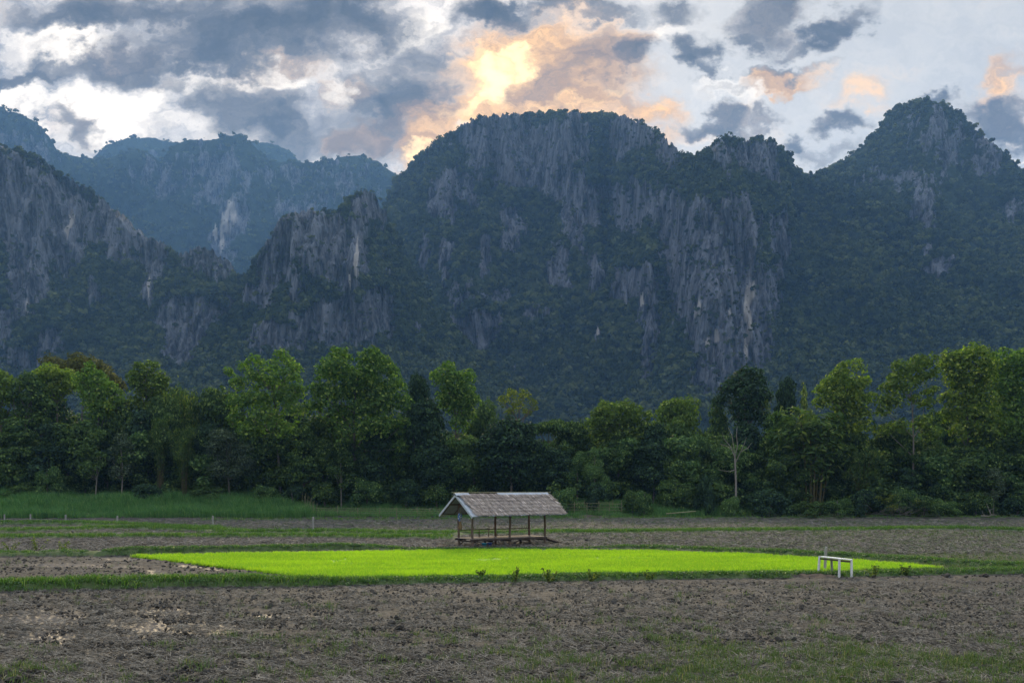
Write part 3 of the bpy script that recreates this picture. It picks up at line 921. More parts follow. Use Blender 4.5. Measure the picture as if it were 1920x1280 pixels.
GR_SHORT = [tuft('grass', 30 + i, 16, .22, .16, .016, .8, M_GRASS) for i in range(4)]
GR_WEED = [tuft('weed', 40 + i, 12, .20, .15, .012, .9, M_WEED) for i in range(4)]
GR_TALL = [tuft('tall_grass', 50 + i, 22, 1.25, .45, .035, .45, M_TALL) for i in range(4)]
GR_RICE = [tuft('rice', 60 + i, 14, .20, .10, .014, .35, M_RICE, .2) for i in range(4)]
GR_RICE2 = [tuft('rice', 64 + i, 14, .19, .10, .014, .4, M_RICE2, .2) for i in range(4)]
CREEP = [leafy_tuft('creeper', 70 + i, 34, .16, .24, .085, M_CLOVER) for i in range(4)]

# bund grass
X, Y = [], []
for nm, L, hgt, hw, gr in BL:
    seg = np.hypot(*(L[1:] - L[:-1]).T)
    for i, s_ in enumerate(seg):
        dens = {'front': 95, 'rice_back': 75, 'right_mid': 48, 'far_edge': 16}.get(nm, 38)
        k = int(s_ * dens * gr)
        t = RNG.uniform(0, 1, k)
        q = L[i][None] + (L[i + 1] - L[i])[None] * t[:, None]
        nrm_ = np.array([-(L[i + 1] - L[i])[1], (L[i + 1] - L[i])[0]]) / s_
        q = q + nrm_[None] * np.clip(RNG.normal(0, hw * .5, k), -hw * 1.05, hw * 1.05)[:, None]
        X.append(q[:, 0])
        Y.append(q[:, 1])
X, Y = np.concatenate(X), np.concatenate(Y)
px_, py_ = 960 + F * X / Y, HOR + F * EYE / Y
cover = fbm(X * .55, Y * .55, 0 * X + 1, 3) + .42 - 1.3 * earth_mask(X, Y) + .25 * (Y > 52)
ok = (np.abs(px_ - 960) < 1120) & (cover > 0)
X, Y = keep(X, Y, ok)
Z = lie(X, Y)
isl = RNG.uniform(0, 1, len(X)) < np.where(Y < 70, .55, .2)
s1 = ~isl
left_lush = np.where(Y < 50, 1 + .45 * sstep(-X, 2, 12), 1)
far_k = np.where(Y > 75, 1.5, 1.0) * np.where((np.abs(X + .2) < 7) & (Y > 60) & (Y < 72), .55, 1)
scatter('grass', np.c_[X, Y, Z][s1], (RNG.uniform(.5, 1.15, len(X)) * far_k * left_lush)[s1], GR_SHORT, label='grass growing on the field bunds')
scatter('creeper', np.c_[X, Y, Z][isl], RNG.uniform(.4, 1.0, len(X))[isl], CREEP, label='leafy creepers matting the field bunds')

# weeds in the ploughed fields
X, Y = in_view_points(95200, 1088, 1340)
g = green_mask(X, Y) + .12 * fbm(X * 1.4, Y * 1.4, 0 * X, 3)
ok = (RNG.uniform(0, 1, len(X)) < np.clip((g - .20) * 1.5, .012, .8)) & (bund_mask(X, Y) < .3) & (wetness(X, Y) < .3)
X, Y = keep(X, Y, ok)
scatter('weed', np.c_[X, Y, lie(X, Y) + clods(X, Y)], RNG.uniform(.45, 1.25, len(X)), GR_WEED, label='weeds sprouting in the near ploughed field')
X, Y = in_view_points(71400, 976, 1075)
g = green_mask(X, Y)
ok = (RNG.uniform(0, 1, len(X)) < np.clip((g - .18) * 1.3, .01, .8)) & (bund_mask(X, Y) < .3) & ~inside(X, Y, RICE)
X, Y = keep(X, Y, ok)
scatter('weed', np.c_[X, Y, lie(X, Y) + clods(X, Y)], RNG.uniform(.5, 1.2, len(X)) * np.where(Y > 80, 1.3, 1), GR_WEED, label='thin green growth in the farther fields')

# clods and straw
m, b = material('clod_soil')
oi = b.n('ShaderNodeObjectInfo')
M_CLOD = finish(m, b, b.mix(b.m('ADD', b.m('MULTIPLY', oi.outputs['Random'], .6), b.m('MULTIPLY', b.noise(pos(b), 9, 4), .4)), (.021, .0200, .0175), (.084, .077, .065)), .95, bump=b.noise(pos(b), 30, 4), bump_d=.02)
m, b = material('dry_straw')
oi = b.n('ShaderNodeObjectInfo')
M_STRAW = finish(m, b, b.mix(oi.outputs['Random'], (.095, .086, .072), (.26, .235, .190)), .85)


def clod(seed):
    r = np.random.default_rng(seed)
    import bmesh
    bm = bmesh.new()
    bmesh.ops.create_icosphere(bm, subdivisions=2, radius=1)
    me = bpy.data.meshes.new('clod')
    bm.to_mesh(me)
    bm.free()
    n = len(me.vertices)
    v = np.zeros(n * 3, np.float32)
    me.vertices.foreach_get('co', v)
    v = v.reshape(-1, 3)
    v *= (1 + .9 * fbm(v[:, 0] * 1.1 + seed * 7, v[:, 1] * 1.1, v[:, 2] * 1.1, 3, .6))[:, None]
    v *= np.array([1, .8, .6])
    me.vertices.foreach_set('co', v.ravel().astype(np.float32))
    me.materials.append(M_CLOD)
    return proto('clod', me)


CLODS = [clod(i) for i in range(5)]
X, Y = in_view_points(71400, 1092, 1345)
ok = (bund_mask(X, Y) < .3) & (wetness(X, Y) < .75) & (fbm(X * .6, Y * .6, 0 * X + 8, 3) > -.15)
X, Y = keep(X, Y, ok)
sz = np.exp(RNG.normal(-3.5, .45, len(X)))
rt = RNG.uniform(-3.1, 3.1, (len(X), 3)) * np.array([.25, .25, 1])
scatter('clod', np.c_[X, Y, lie(X, Y) + clods(X, Y) + sz * .1], sz, CLODS, rt, label='clods of earth thrown up by the plough')
X, Y = in_view_points(10710, 985, 1085)
ok = (bund_mask(X, Y) < .3) & ~inside(X, Y, RICE) & (wetness(X, Y) < .6)
X, Y = keep(X, Y, ok)
sz = np.exp(RNG.normal(-3.0, .4, len(X)))
scatter('clod', np.c_[X, Y, lie(X, Y) + clods(X, Y) + sz * .2], sz, CLODS, label='clods of earth in the farther fields')


def straw_tuft(seed, n):
    r = np.random.default_rng(seed)
    V, Fc = [], []
    for i in range(n):
        c_ = r.normal(0, .10, 3) * np.array([1, 1, .15])
        d = r.normal(size=3) * np.array([1, 1, .35])
        d *= r.uniform(.05, .16) / np.linalg.norm(d)
        w = np.cross(d, r.normal(size=3))
        w *= .005 / (np.linalg.norm(w) + 1e-6)
        k = len(V)
        V += [c_ - d - w, c_ - d + w, c_ + d + w, c_ + d - w]
        Fc += [(k, k + 1, k + 2), (k, k + 2, k + 3)]
    return proto('straw', mesh_np('straw', V, np.array(Fc), M_STRAW))


STRAW = [straw_tuft(i, 8) for i in range(4)]
X, Y = in_view_points(45220, 1092, 1345)
ok = (bund_mask(X, Y) < .3) & (fbm(X * .5, Y * .5, 0 * X + 4, 4) > -.1)
X, Y = keep(X, Y, ok)
scatter('straw', np.c_[X, Y, lie(X, Y) + clods(X, Y) + .035], RNG.uniform(.5, 1.2, len(X)), STRAW, label='dry straw and roots lying on the near field')

# the rice seedlings
m, b = material('rice_bed')
M_RBED = finish(m, b, b.mix(b.noise(pos(b), 3, 4), (.12, .24, .015), (.20, .36, .02)), .9)
xmin, ymin = RICE.min(0)
xmax, ymax = RICE.max(0)
n = 62000
X, Y = RNG.uniform(xmin, xmax, n), RNG.uniform(ymin, ymax, n)
edge_n = .35 * fbm(X * .7, Y * .7, 0 * X, 3)
ok = inside(X, Y + edge_n, RICE)
X, Y = keep(X, Y, ok)
rows = perlin(X * .05 + Y * .10, Y * .55 - X * .06, 0 * X + 4)
rows2 = perlin(X * .9, Y * .06 + X * .03, 0 * X + 14)
thin = ((np.abs(rows) < .05) | (np.abs(rows2) < .02)) & (RNG.uniform(0, 1, len(X)) < .9)
X, Y = keep(X, Y, ~thin)
hgt_ = RNG.uniform(.75, 1.2, len(X)) * (1 + .35 * fbm(X * .25, Y * .5, 0 * X + 7, 3))
scatter('rice', np.c_[X, Y, np.maximum(lie(X, Y) * .35, .03)], hgt_, GR_RICE + GR_RICE2, idx=RNG.integers(0, 4, len(X)) + 4 * (fbm(X * .16, Y * .4, 0 * X + 21, 4, .6) + RNG.normal(0, .15, len(X)) > .12), label='bright green bed of young rice seedlings')
bpy.context.view_layer.update()
RB = RICE.mean(0) + (RICE - RICE.mean(0)) * .985
me = bpy.data.meshes.new('rice_bed')
me.from_pydata([(*q, .075) for q in RB], [], [tuple(range(len(RB)))])
me.materials.append(M_RBED)
link('rice_paddy', me, kind='structure', label='bright green seedbed under the rice shoots')

# tall grass on the bank
n = 24000
px_ = RNG.uniform(-160, 1420, n)
D_ = RNG.uniform(118.5, 137, n)
X, Y = (px_ - 960) / F * D_, D_
bh = bank_height(X, Y)
dens = np.where(px_ < 560 + 50 * fbm(px_ * .05, D_ * .4, 0 * D_, 2), 1.0, np.where(px_ < 830, .8, np.where(px_ < 1060, .8, np.where(px_ < 1190, .85, np.where(px_ < 1390, .8, .1)))))
dens = dens * np.where(earth_mask(X, Y) > .35, 0, 1)
ok = (bh > .12) & (RNG.uniform(0, 1, n) < dens) & (fbm(X * .3, Y * .3, 0 * X, 3) > -.35)
X, Y = keep(X, Y, ok)
big_ = np.clip(.95 + 1.3 * fbm(X * .14, Y * .2, 0 * X + 5, 3), .3, 2)
pxk = 960 + F * X / Y
sc_ = RNG.uniform(.45, 1.05, len(X)) * big_ * np.where((pxk > 590) & (pxk < 1230), .58, 1)
scatter('tall_grass', np.c_[X, Y, lie(X, Y)], sc_, GR_TALL, label='tall rank grass covering the bank below the trees')
# dry stubble in the farther fields
X, Y = in_view_points(30940, 974, 1040)
ok = (bund_mask(X, Y) < .3) & ~inside(X, Y, RICE) & (bank_height(X, Y) < .1)
X, Y = keep(X, Y, ok)
scatter('straw', np.c_[X, Y, lie(X, Y) + clods(X, Y) + .04], RNG.uniform(1.0, 2.2, len(X)), STRAW, label='dry stubble lying in the farther fields')

# ------------------------------------------------------------------ trees
M_BARK = finish(*(lambda q: (q[0], q[1], q[1].mix(q[1].noise(q[1].v('MULTIPLY', pos(q[1]), (6, 6, 1.2)), 1.5, 6), (.055, .047, .040), (.17, .15, .125))))(material('grey_bark')), .9)
M_PALE = finish(*(lambda q: (q[0], q[1], q[1].mix(q[1].noise(q[1].v('MULTIPLY', pos(q[1]), (5, 5, 1.5)), 1.5, 6), (.10, .092, .075), (.27, .245, .20))))(material('pale_bark')), .85)
M_GREYB = finish(*(lambda q: (q[0], q[1], q[1].mix(q[1].noise(q[1].v('MULTIPLY', pos(q[1]), (5, 5, 1.5)), 1.5, 6), (.09, .08, .065), (.22, .20, .17))))(material('light_bark')), .9)
M_CULM = finish(*(lambda q: (q[0], q[1], q[1].mix(q[1].noise(pos(q[1]), 2, 4), (.035, .040, .016), (.12, .095, .035))))(material('bamboo_culm')), .6)

LEAF = {
    'teak': leaf_mat('teak_leaf', (0.0203, 0.0515, 0.0125), (0.1326, 0.2236, 0.0498), (0.2321, 0.2935, 0.0732), .42, (1.35, 1.65, .5)),
    'bright': leaf_mat('bright_leaf', (0.0312, 0.0663, 0.0125), (0.1989, 0.2655, 0.0498), (0.3149, 0.3493, 0.0805), .45, (1.35, 1.65, .5)),
    'dense': leaf_mat('dense_leaf', (0.0134, 0.0353, 0.0118), (0.0928, 0.1565, 0.0441), (0.1607, 0.2258, 0.0630), .32, (1.5, 1.6, .6)),
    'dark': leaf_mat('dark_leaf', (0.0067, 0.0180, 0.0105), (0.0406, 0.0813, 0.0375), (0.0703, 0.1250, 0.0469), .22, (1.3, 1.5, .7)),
    'brown': leaf_mat('brownish_leaf', (0.0211, 0.0277, 0.0079), (0.1031, 0.1128, 0.0330), (0.1650, 0.1650, 0.0413), .38, (1.4, 1.4, .5)),
    'olive': leaf_mat('olive_leaf', (0.0225, 0.0435, 0.0090), (0.1250, 0.1953, 0.0406), (0.2031, 0.2656, 0.0625), .38, (1.4, 1.6, .5)),
    'yellow': leaf_mat('yellowish_leaf', (.050, .075, .016), (.165, .200, .040), (.24, .26, .06), .45, (1.35, 1.5, .5)),
    'bamboo': leaf_mat('bamboo_leaf', (0.0168, 0.0437, 0.0118), (0.1071, 0.1731, 0.0441), (0.1963, 0.2408, 0.0630), .38, (1.5, 1.6, .6)),
    'pale_bamboo': leaf_mat('pale_bamboo_leaf', (0.0324, 0.0648, 0.0144), (0.1683, 0.2322, 0.0608), (0.2601, 0.2967, 0.0810), .42, (1.5, 1.6, .6)),
    'vine': leaf_mat('vine_leaf', (0.0178, 0.0502, 0.0178), (0.1205, 0.2032, 0.0638), (0.2066, 0.2903, 0.0912), .35, (1.4, 1.6, .7)),
    'grey': leaf_mat('grey_green_leaf', (0.0187, 0.0331, 0.0187), (0.0975, 0.1380, 0.0750), (0.1500, 0.1950, 0.1050), .25, (1.3, 1.4, .8)),
}


class Tube:
    """tapered limbs collected into one mesh"""
    def __init__(s):
        s.V, s.F = [], []

    def limb(s, pts_, r0, r1, k=6):
        pts_ = [np.array(p, float) for p in pts_]
        n = len(pts_)
        base = len(s.V)
        for i, p in enumerate(pts_):
            d = pts_[min(i + 1, n - 1)] - pts_[max(i - 1, 0)]
            d = d / (np.linalg.norm(d) + 1e-9)
            a = np.cross(d, (.31, .95, .1) if abs(d[2]) > .7 else (0, 0, 1.))
            a /= np.linalg.norm(a) + 1e-9
            b_ = np.cross(d, a)
            r_ = r0 + (r1 - r0) * i / (n - 1)
            for j in range(k):
                t = 6.28318 * j / k
                s.V.append(p + (a * math.cos(t) + b_ * math.sin(t)) * r_)
        for i in range(n - 1):
            for j in range(k):
                q0, q1 = base + i * k + j, base + i * k + (j + 1) % k
                s.F.append((q0, q1, q1 + k, q0 + k))

    def mesh(s, name, mat):
        return mesh_np(name, np.array(s.V), np.array(s.F), mat, smooth=True)


def bend_path(r, p, q, sag=.12, n=4):
    p, q = np.array(p, float), np.array(q, float)
    L = np.linalg.norm(q - p)
    off = r.normal(0, sag * L, 3) * .5
    return [p + (q - p) * t + off * math.sin(math.pi * t) for t in np.linspace(0, 1, n)]


def clump_leaves(r, clumps, size, aspect, mat, cover=1.0, droop=.3, fill=.72, name='crown'):
    C_, N_ = [], []
    for cx, cy, cz, rx, rz in clumps:
        area = 4 * math.pi * ((rx * rx + 2 * rx * rz) / 3)
        n = max(6, int(cover * area / (.5 * aspect * size * size)))
        d = r.normal(size=(n, 3))
        d[:, 2] = np.where(r.uniform(0, 1, n) < .55, np.abs(d[:, 2]), d[:, 2])
        d /= np.linalg.norm(d, axis=1)[:, None]
        rr = np.where(r.uniform(0, 1, n) < fill, r.uniform(.88, 1.10, n), r.uniform(.40, .95, n))
        # lumpy outline
        rr = rr * (1 + .25 * np.sin(d[:, 0] * 5 + cx) * np.cos(d[:, 2] * 6 + cz))
        C_.append(np.array([cx, cy, cz]) + d * rr[:, None] * np.array([rx, rx, rz]))
        N_.append(d)
    C_, N_ = np.concatenate(C_), np.concatenate(N_)
    return leaf_cards(r, C_, N_, np.full(len(C_), size), aspect, mat, name, droop)


def auto_clumps(r, kind, H, Wd):
    """clumps of a crown of height H and half width Wd, trunk at the origin"""
    out = []
    if kind == 'round':
        for i in range(17):
            d = r.normal(size=3)
            d /= np.linalg.norm(d)
            d[2] = d[2] if d[2] > -.5 else -d[2]
            z = H * .58 + d[2] * H * .38
            s = Wd * r.uniform(.34, .52)
            out.append((d[0] * Wd * .68, d[1] * Wd * .68, z, s, s * .8))
        out.append((0, 0, H * .55, Wd * .62, H * .34))
    elif kind == 'tier':
        lv = 6
        for i in range(lv):
            t = i / (lv - 1)
            z = H * (.22 + .72 * t)
            w = Wd * (1.0 - .75 * t ** 1.6) * r.uniform(.8, 1.1)
            for j in range(5 if i < lv - 1 else 2):
                a = r.uniform(0, 6.28)
                rr = w * r.uniform(.35, .8)
                s = Wd * r.uniform(.30, .46)
                out.append((rr * math.cos(a), rr * math.sin(a), z + r.normal(0, H * .03), s, s * .5))
    elif kind == 'tall':
        for i in range(16):
            t = (i + .5) / 16
            z = H * (.34 + .63 * t)
            w = Wd * (math.sin(math.pi * min(1, .25 + .72 * t)) * .75)
            a = r.uniform(0, 6.28)
            s = Wd * r.uniform(.28, .46)
            out.append((w * math.cos(a) * r.uniform(.4, 1), w * math.sin(a) * r.uniform(.4, 1), z, s, s * .85))
    elif kind == 'flat':
        for i in range(13):
            a = r.uniform(0, 6.28)
            rr = Wd * math.sqrt(r.uniform(0, 1)) * .85
            s = Wd * r.uniform(.28, .42)
            out.append((rr * math.cos(a), rr * math.sin(a), H * (.93 - .16 * (rr / Wd) ** 2) - s * .4 + r.normal(0, H * .015), s, s * .45))
        for i in range(7):
            a = r.uniform(0, 6.28)
            out.append((Wd * .6 * math.cos(a), Wd * .6 * math.sin(a), H * r.uniform(.35, .7), Wd * .32, Wd * .25))
    elif kind == 'mound':
        for i in range(16):
            a = r.uniform(0, 6.28)
            rr = Wd * math.sqrt(r.uniform(0, 1)) * .8
            top = H * math.sqrt(max(.05, 1 - (rr / Wd) ** 2))
            s = Wd * r.uniform(.22, .40)
            out.append((rr * math.cos(a), rr * math.sin(a), max(.2, top * r.uniform(.45, .95) - s * .5), s, s * .8))
    return out


def plant_root(name, px, base_z, D, label, cat, group=None):
    o = bpy.data.objects.new(name, None)
    COL.objects.link(o)
    X_ = (px - 960) / F * D
    z = float(lie(np.array([X_]), np.array([float(D)]))[0]) if base_z is None else base_z
    o.location = (X_, D, z - .05)
    o.empty_display_size = .3
    o['label'] = label
    o['category'] = cat
    if group:
        o['group'] = group
    return o


def hero(name, label, px, D, blobs_px, leaf, size=.42, aspect=.72, cover=.9, bark=None, trunk_r=.20, droop=.4, seed=0, limbs=9, depth=.55, cat='tree', top=None, k=1.0):
    """a tree whose crown is a list of leaf clumps read off the photo (x, y, radius)"""
    r = np.random.default_rng(900 + seed)
    root = plant_root(name, px, None, D, label, cat)
    zb = root.location.z
    cl = []
    xs = [b_[0] for b_ in blobs_px]
    half = (max(xs) - min(xs)) / 2 / F * D + .3
    for bx, by, br in blobs_px:
        x_ = (bx - px) / F * D
        z_ = EYE + (HOR - by) / F * D - zb
        s = br / F * D * k
        room = max(.2, half * depth * math.sqrt(max(.05, 1 - (x_ / (half * 1.2)) ** 2)))
        y1 = -room * r.uniform(.15, 1.0)
        cl.append((x_, y1, z_, s, s * .92))
        cl.append((x_ + r.normal(0, s * .2), room * r.uniform(.1, .9), z_ - s * r.uniform(0, .3), s * .95, s * .85))
    me = clump_leaves(r, cl, size, aspect, LEAF[leaf], cover * .74, droop)
    link('crown', me, root)
    T = Tube()
    tz = max(c_[2] for c_ in cl) * .86
    top = (np.mean([c_[0] for c_ in cl if c_[2] > tz * .8] or [0]) * .6, 0, tz)
    tp = bend_path(r, (0, 0, -.3), top, .04, 8)
    T.limb(tp, trunk_r, trunk_r * .25, 7)
    for c_ in sorted(cl, key=lambda q: r.uniform())[:limbs]:
        i = min(6, max(3, int(c_[2] / tz * 7) - 1))
        T.limb(bend_path(r, tp[i], (c_[0], c_[1], c_[2] - c_[4] * .2), .12, 5), trunk_r * .42, .03, 5)
    link('trunk', T.mesh('trunk', bark or M_BARK), root)
    return root


# shared crowns, copied for the ordinary trees of the belt
def tree_meshes(kind, leaf, size, seed, H=10.0, Wd=3.4, aspect=.7, cover=.75, droop=.35, trunk=True, bark=None, tr=.16, limbs=8):
    r = np.random.default_rng(300 + seed)
    cl = auto_clumps(r, kind, H, Wd)
    me = clump_leaves(r, cl, size, aspect, LEAF[leaf], cover, droop)
    T = Tube()
    tp = bend_path(r, (0, 0, -.4), (r.normal(0, .4), 0, H * .8), .05, 6)
    T.limb(tp, tr, tr * .3, 6)
    for c_ in cl[:limbs]:
        i = min(4, max(2, int(c_[2] / H * 5) - 1))
        T.limb(bend_path(r, tp[i], c_[:3], .1, 4), tr * .4, .025, 5)
    return me, T.mesh('trunk', bark or M_BARK), H, Wd


def bamboo_meshes(leaf, seed, n=26, H=10.0, Wd=4.0, arch=.5, size=.42, per=150):
    """a clump of arching culms hung with narrow leaves"""
    r = np.random.default_rng(500 + seed)
    T = Tube()
    C_, N_ = [], []
    for i in range(n):
        a = r.uniform(0, 6.28)
        b0 = np.array([math.cos(a), math.sin(a), 0]) * r.uniform(.1, Wd * .16)
        h = H * r.uniform(.62, 1.0)
        out = Wd * r.uniform(.35, 1.0) * arch * 2
        tip = b0 + np.array([math.cos(a), math.sin(a) * .9, 0]) * out + np.array([0, 0, h * r.uniform(.70, 1.0)])
        ctl = b0 + np.array([math.cos(a), math.sin(a), 0]) * out * .25 + np.array([0, 0, h * 1.02])
        pts_ = [(1 - t) ** 2 * b0 + 2 * t * (1 - t) * ctl + t * t * tip for t in np.linspace(0, 1, 8)]
        T.limb(pts_, .05, .012, 4)
        m_ = int(per * r.uniform(.7, 1.2))
        t = .22 + .80 * r.uniform(0, 1, m_) ** .8
        base = (1 - t)[:, None] ** 2 * b0 + (2 * t * (1 - t))[:, None] * ctl + (t * t)[:, None] * tip
        sp = r.normal(0, 1, (m_, 3)) * (.26 + .34 * np.sin(math.pi * np.clip(t, 0, 1)))[:, None] * Wd * .20
        sp[:, 2] -= np.abs(r.normal(0, .30, m_)) * Wd * .16
        C_.append(base + sp)
        dd = sp + np.array([math.cos(a), math.sin(a), .6]) * .4
        N_.append(dd / (np.linalg.norm(dd, axis=1)[:, None] + 1e-9))
    C_, N_ = np.concatenate(C_), np.concatenate(N_)
    me = leaf_cards(r, C_, N_, np.full(len(C_), size), .34, LEAF[leaf], 'foliage', 1.2, .8)
    return me, T.mesh('culm', M_CULM), H, Wd


STOCK = {
    'dense': [tree_meshes('round', 'dense', 0.39, 1), tree_meshes('tall', 'dense', 0.37, 2), tree_meshes('round', 'dense', 0.34, 3, cover=.85)],
    'tier': [tree_meshes('tier', 'dense', 0.37, 4), tree_meshes('tier', 'dark', 0.37, 5)],
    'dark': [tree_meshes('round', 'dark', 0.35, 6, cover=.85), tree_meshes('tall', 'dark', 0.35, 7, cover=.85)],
    'flat': [tree_meshes('flat', 'dense', 0.35, 8)],
    'brown': [tree_meshes('flat', 'brown', 0.34, 9), tree_meshes('round', 'brown', 0.34, 10)],
    'olive': [tree_meshes('round', 'olive', 0.35, 11)],
    'teak': [tree_meshes('tall', 'teak', 0.46, 12)],
    'grey': [tree_meshes('round', 'grey', 0.25, 13, cover=.6, droop=1.0)],
    'vine': [tree_meshes('mound', 'vine', 0.29, 14, cover=.9, droop=.8, limbs=0), tree_meshes('mound', 'vine', 0.29, 15, cover=.9, droop=.8, limbs=0)],
    'slender': [tree_meshes('tall', 'dense', 0.34, 16, Wd=2.4, cover=.5, bark=M_PALE, tr=.12), tree_meshes('tall', 'grey', 0.29, 17, Wd=2.4, cover=.4, bark=M_PALE, tr=.12)],
    'bamboo': [bamboo_meshes('bamboo', 1), bamboo_meshes('bamboo', 2, arch=.3, Wd=3.0)],
    'pale_bamboo': [bamboo_meshes('pale_bamboo', 3, arch=.32, Wd=3.0, n=20)],
    'bush': [tree_meshes('mound', 'dense', 0.22, 18, H=3.0, Wd=2.2, cover=.8, limbs=0), tree_meshes('mound', 'vine', 0.22, 19, H=3.0, Wd=2.2, cover=.8, limbs=0), tree_meshes('mound', 'dark', 0.22, 20, H=3.0, Wd=2.2, cover=.8, limbs=0)],
}
CNT = {}


def stock(kind, label, px, D, top, half, i=None, cat='tree', name='broadleaf_tree', group=None):
    """one tree of the belt: shared meshes, its own place, size and turn"""
    CNT[kind] = CNT.get(kind, -1) + 1
    cr, tk, H, Wd = STOCK[kind][(CNT[kind] if i is None else i) % len(STOCK[kind])]
    root = plant_root(name, px, None, D, label, cat, group)
    h = EYE + (HOR - top) / F * D - root.location.z
    w = half / F * D
    root.scale = (w / Wd, w / Wd, h / H)
    root.rotation_euler[2] = RNG.uniform(0, 6.28)
    leafy = {'bamboo': 'foliage', 'pale_bamboo': 'foliage', 'bush': 'foliage', 'vine': 'foliage'}.get(kind, 'crown')
    stem = {'bamboo': 'culms', 'pale_bamboo': 'culms', 'bush': 'stem', 'vine': 'stem'}.get(kind, 'trunk')
    link(leafy, cr, root)
    link(stem, tk, root)
    return root


# tall trees the eye picks out
hero('teak_tree', 'loose teak with three bright peaks and a bare lower trunk', 527, 134,
     [(430, 697, 9), (480, 680, 14), (457, 688, 11), (447, 717, 15), (531, 670, 14), (548, 684, 12), (561, 690, 7), (511, 687, 13), (541, 707, 18), (477, 711, 19), (507, 717, 20), (450, 754, 22), (484, 754, 26), (534, 748, 26), (558, 731, 14), (500, 788, 26), (534, 808, 22), (446, 788, 17), (474, 808, 20), (531, 828, 14), (560, 770, 16)],
     'teak', seed=1, trunk_r=.22)
hero('teak_tree', 'largest teak of the belt with a broad double crown, left of the hut roof', 672, 133,
     [(635, 664, 13), (622, 684, 18), (648, 670, 14), (615, 704, 20), (642, 697, 24), (702, 664, 14), (689, 677, 17), (719, 684, 20), (736, 700, 15), (696, 701, 25), (669, 717, 25), (591, 731, 15), (615, 741, 24), (649, 744, 29), (702, 734, 30), (743, 727, 19), (756, 754, 17), (722, 764, 28), (682, 774, 28), (635, 781, 26), (756, 795, 17), (722, 801, 25), (689, 808, 23), (749, 838, 13), (588, 764, 17), (745, 815, 12), (650, 815, 18)],
     'teak', seed=2, trunk_r=.28, limbs=12)
hero('teak_tree', 'bright-topped teak directly above the left end of the hut', 848, 136,
     [(840, 690, 14), (822, 707, 15), (847, 711, 20), (874, 707, 15), (870, 734, 22), (888, 751, 15), (843, 731, 22), (866, 764, 22), (880, 781, 13), (813, 783, 11), (848, 756, 20), (832, 748, 14), (860, 795, 16)],
     'teak', seed=3)
hero('teak_tree', 'bright cone-shaped teak above the bamboo bench', 1585, 130,
     [(1606, 677, 7), (1582, 687, 11), (1572, 701, 15), (1602, 697, 13), (1619, 717, 12), (1559, 717, 15), (1541, 731, 14), (1576, 724, 20), (1602, 727, 18), (1626, 748, 13), (1596, 754, 23), (1562, 748, 23), (1534, 754, 13), (1582, 781, 23), (1609, 778, 19), (1616, 805, 17), (1582, 808, 17)],
     'bright', seed=4)
hero('teak_tree', 'airy teak on a tall bare pale trunk, second large crown from the right', 1708, 128,
     [(1713, 674, 9), (1686, 684, 13), (1744, 677, 13), (1723, 687, 15), (1700, 697, 16), (1676, 707, 13), (1747, 701, 11), (1727, 711, 14), (1666, 727, 15), (1697, 724, 18), (1744, 734, 11), (1653, 751, 13), (1680, 754, 16), (1737, 758, 13), (1656, 771, 11), (1710, 748, 9), (1683, 800, 15), (1658, 808, 13), (1725, 795, 17), (1745, 812, 13)],
     'olive', seed=5, bark=M_GREYB, trunk_r=.17, cover=.85, limbs=6)
hero('teak_tree', 'broad yellow-green teak crown, tallest on the right side', 1815, 130,
     [(1814, 660, 16), (1784, 674, 20), (1834, 670, 19), (1770, 684, 13), (1804, 687, 25), (1844, 687, 19), (1784, 707, 20), (1817, 714, 25), (1797, 727, 17), (1844, 714, 19), (1777, 748, 15), (1804, 754, 25), (1838, 748, 25), (1817, 781, 27), (1784, 778, 17), (1848, 781, 25), (1804, 808, 22), (1838, 815, 25)],
     'bright', seed=6, limbs=12, trunk_r=.25)
hero('teak_tree', 'big green teak cut by the right edge of the photo', 1905, 132,
     [(1875, 667, 13), (1911, 668, 17), (1896, 680, 19), (1871, 694, 19), (1905, 707, 23), (1878, 727, 25), (1911, 741, 25), (1884, 764, 27), (1915, 781, 25), (1878, 798, 25), (1905, 815, 25), (1945, 700, 30), (1950, 760, 34), (1940, 810, 28), (1985, 720, 34), (1990, 790, 34)],
     'teak', seed=7, limbs=12, trunk_r=.26)
hero('broadleaf_tree', 'very dark pointed tree standing clear against the pale-streaked cliff', 1396, 138,
     [(1394, 697, 11), (1414, 704, 15), (1381, 714, 18), (1421, 721, 17), (1361, 731, 17), (1391, 738, 23), (1428, 744, 17), (1354, 752, 13), (1381, 764, 20), (1414, 764, 20), (1440, 746, 9), (1396, 785, 20), (1425, 785, 16)],
     'dark', size=.42, seed=8, cover=.95)
hero('broadleaf_tree', 'olive dome-shaped tree right of the hut roof, its top against the hill forest', 1160, 137,
     [(1132, 763, 12), (1173, 763, 14), (1153, 770, 17), (1122, 779, 16), (1186, 775, 17), (1214, 779, 10), (1109, 795, 13), (1139, 795, 23), (1176, 795, 25), (1208, 802, 16), (1156, 821, 25), (1190, 825, 21), (1122, 818, 17), (1169, 850, 22), (1135, 850, 18)],
     'olive', size=.38, seed=9, cover=.95)
hero('broadleaf_tree', 'dense dark rounded tree directly behind the hut roof', 958, 131,
     [(961, 800, 20), (986, 808, 18), (934, 811, 21), (921, 836, 23), (961, 835, 29), (995, 838, 20), (928, 866, 25), (964, 868, 29), (996, 866, 18), (942, 892, 20), (978, 894, 18), (948, 820, 22)],
     'dark', size=.40, seed=10, cover=.95)
hero('broadleaf_tree', 'thin yellow-leaved tree showing the hill through its crown, above the hut ridge', 972, 145,
     [(958, 740, 12), (981, 742, 13), (998, 755, 9), (944, 752, 11), (971, 760, 14), (988, 772, 9), (956, 774, 9), (1004, 764, 6)],
     'yellow', size=.34, seed=11, cover=.42, limbs=14)
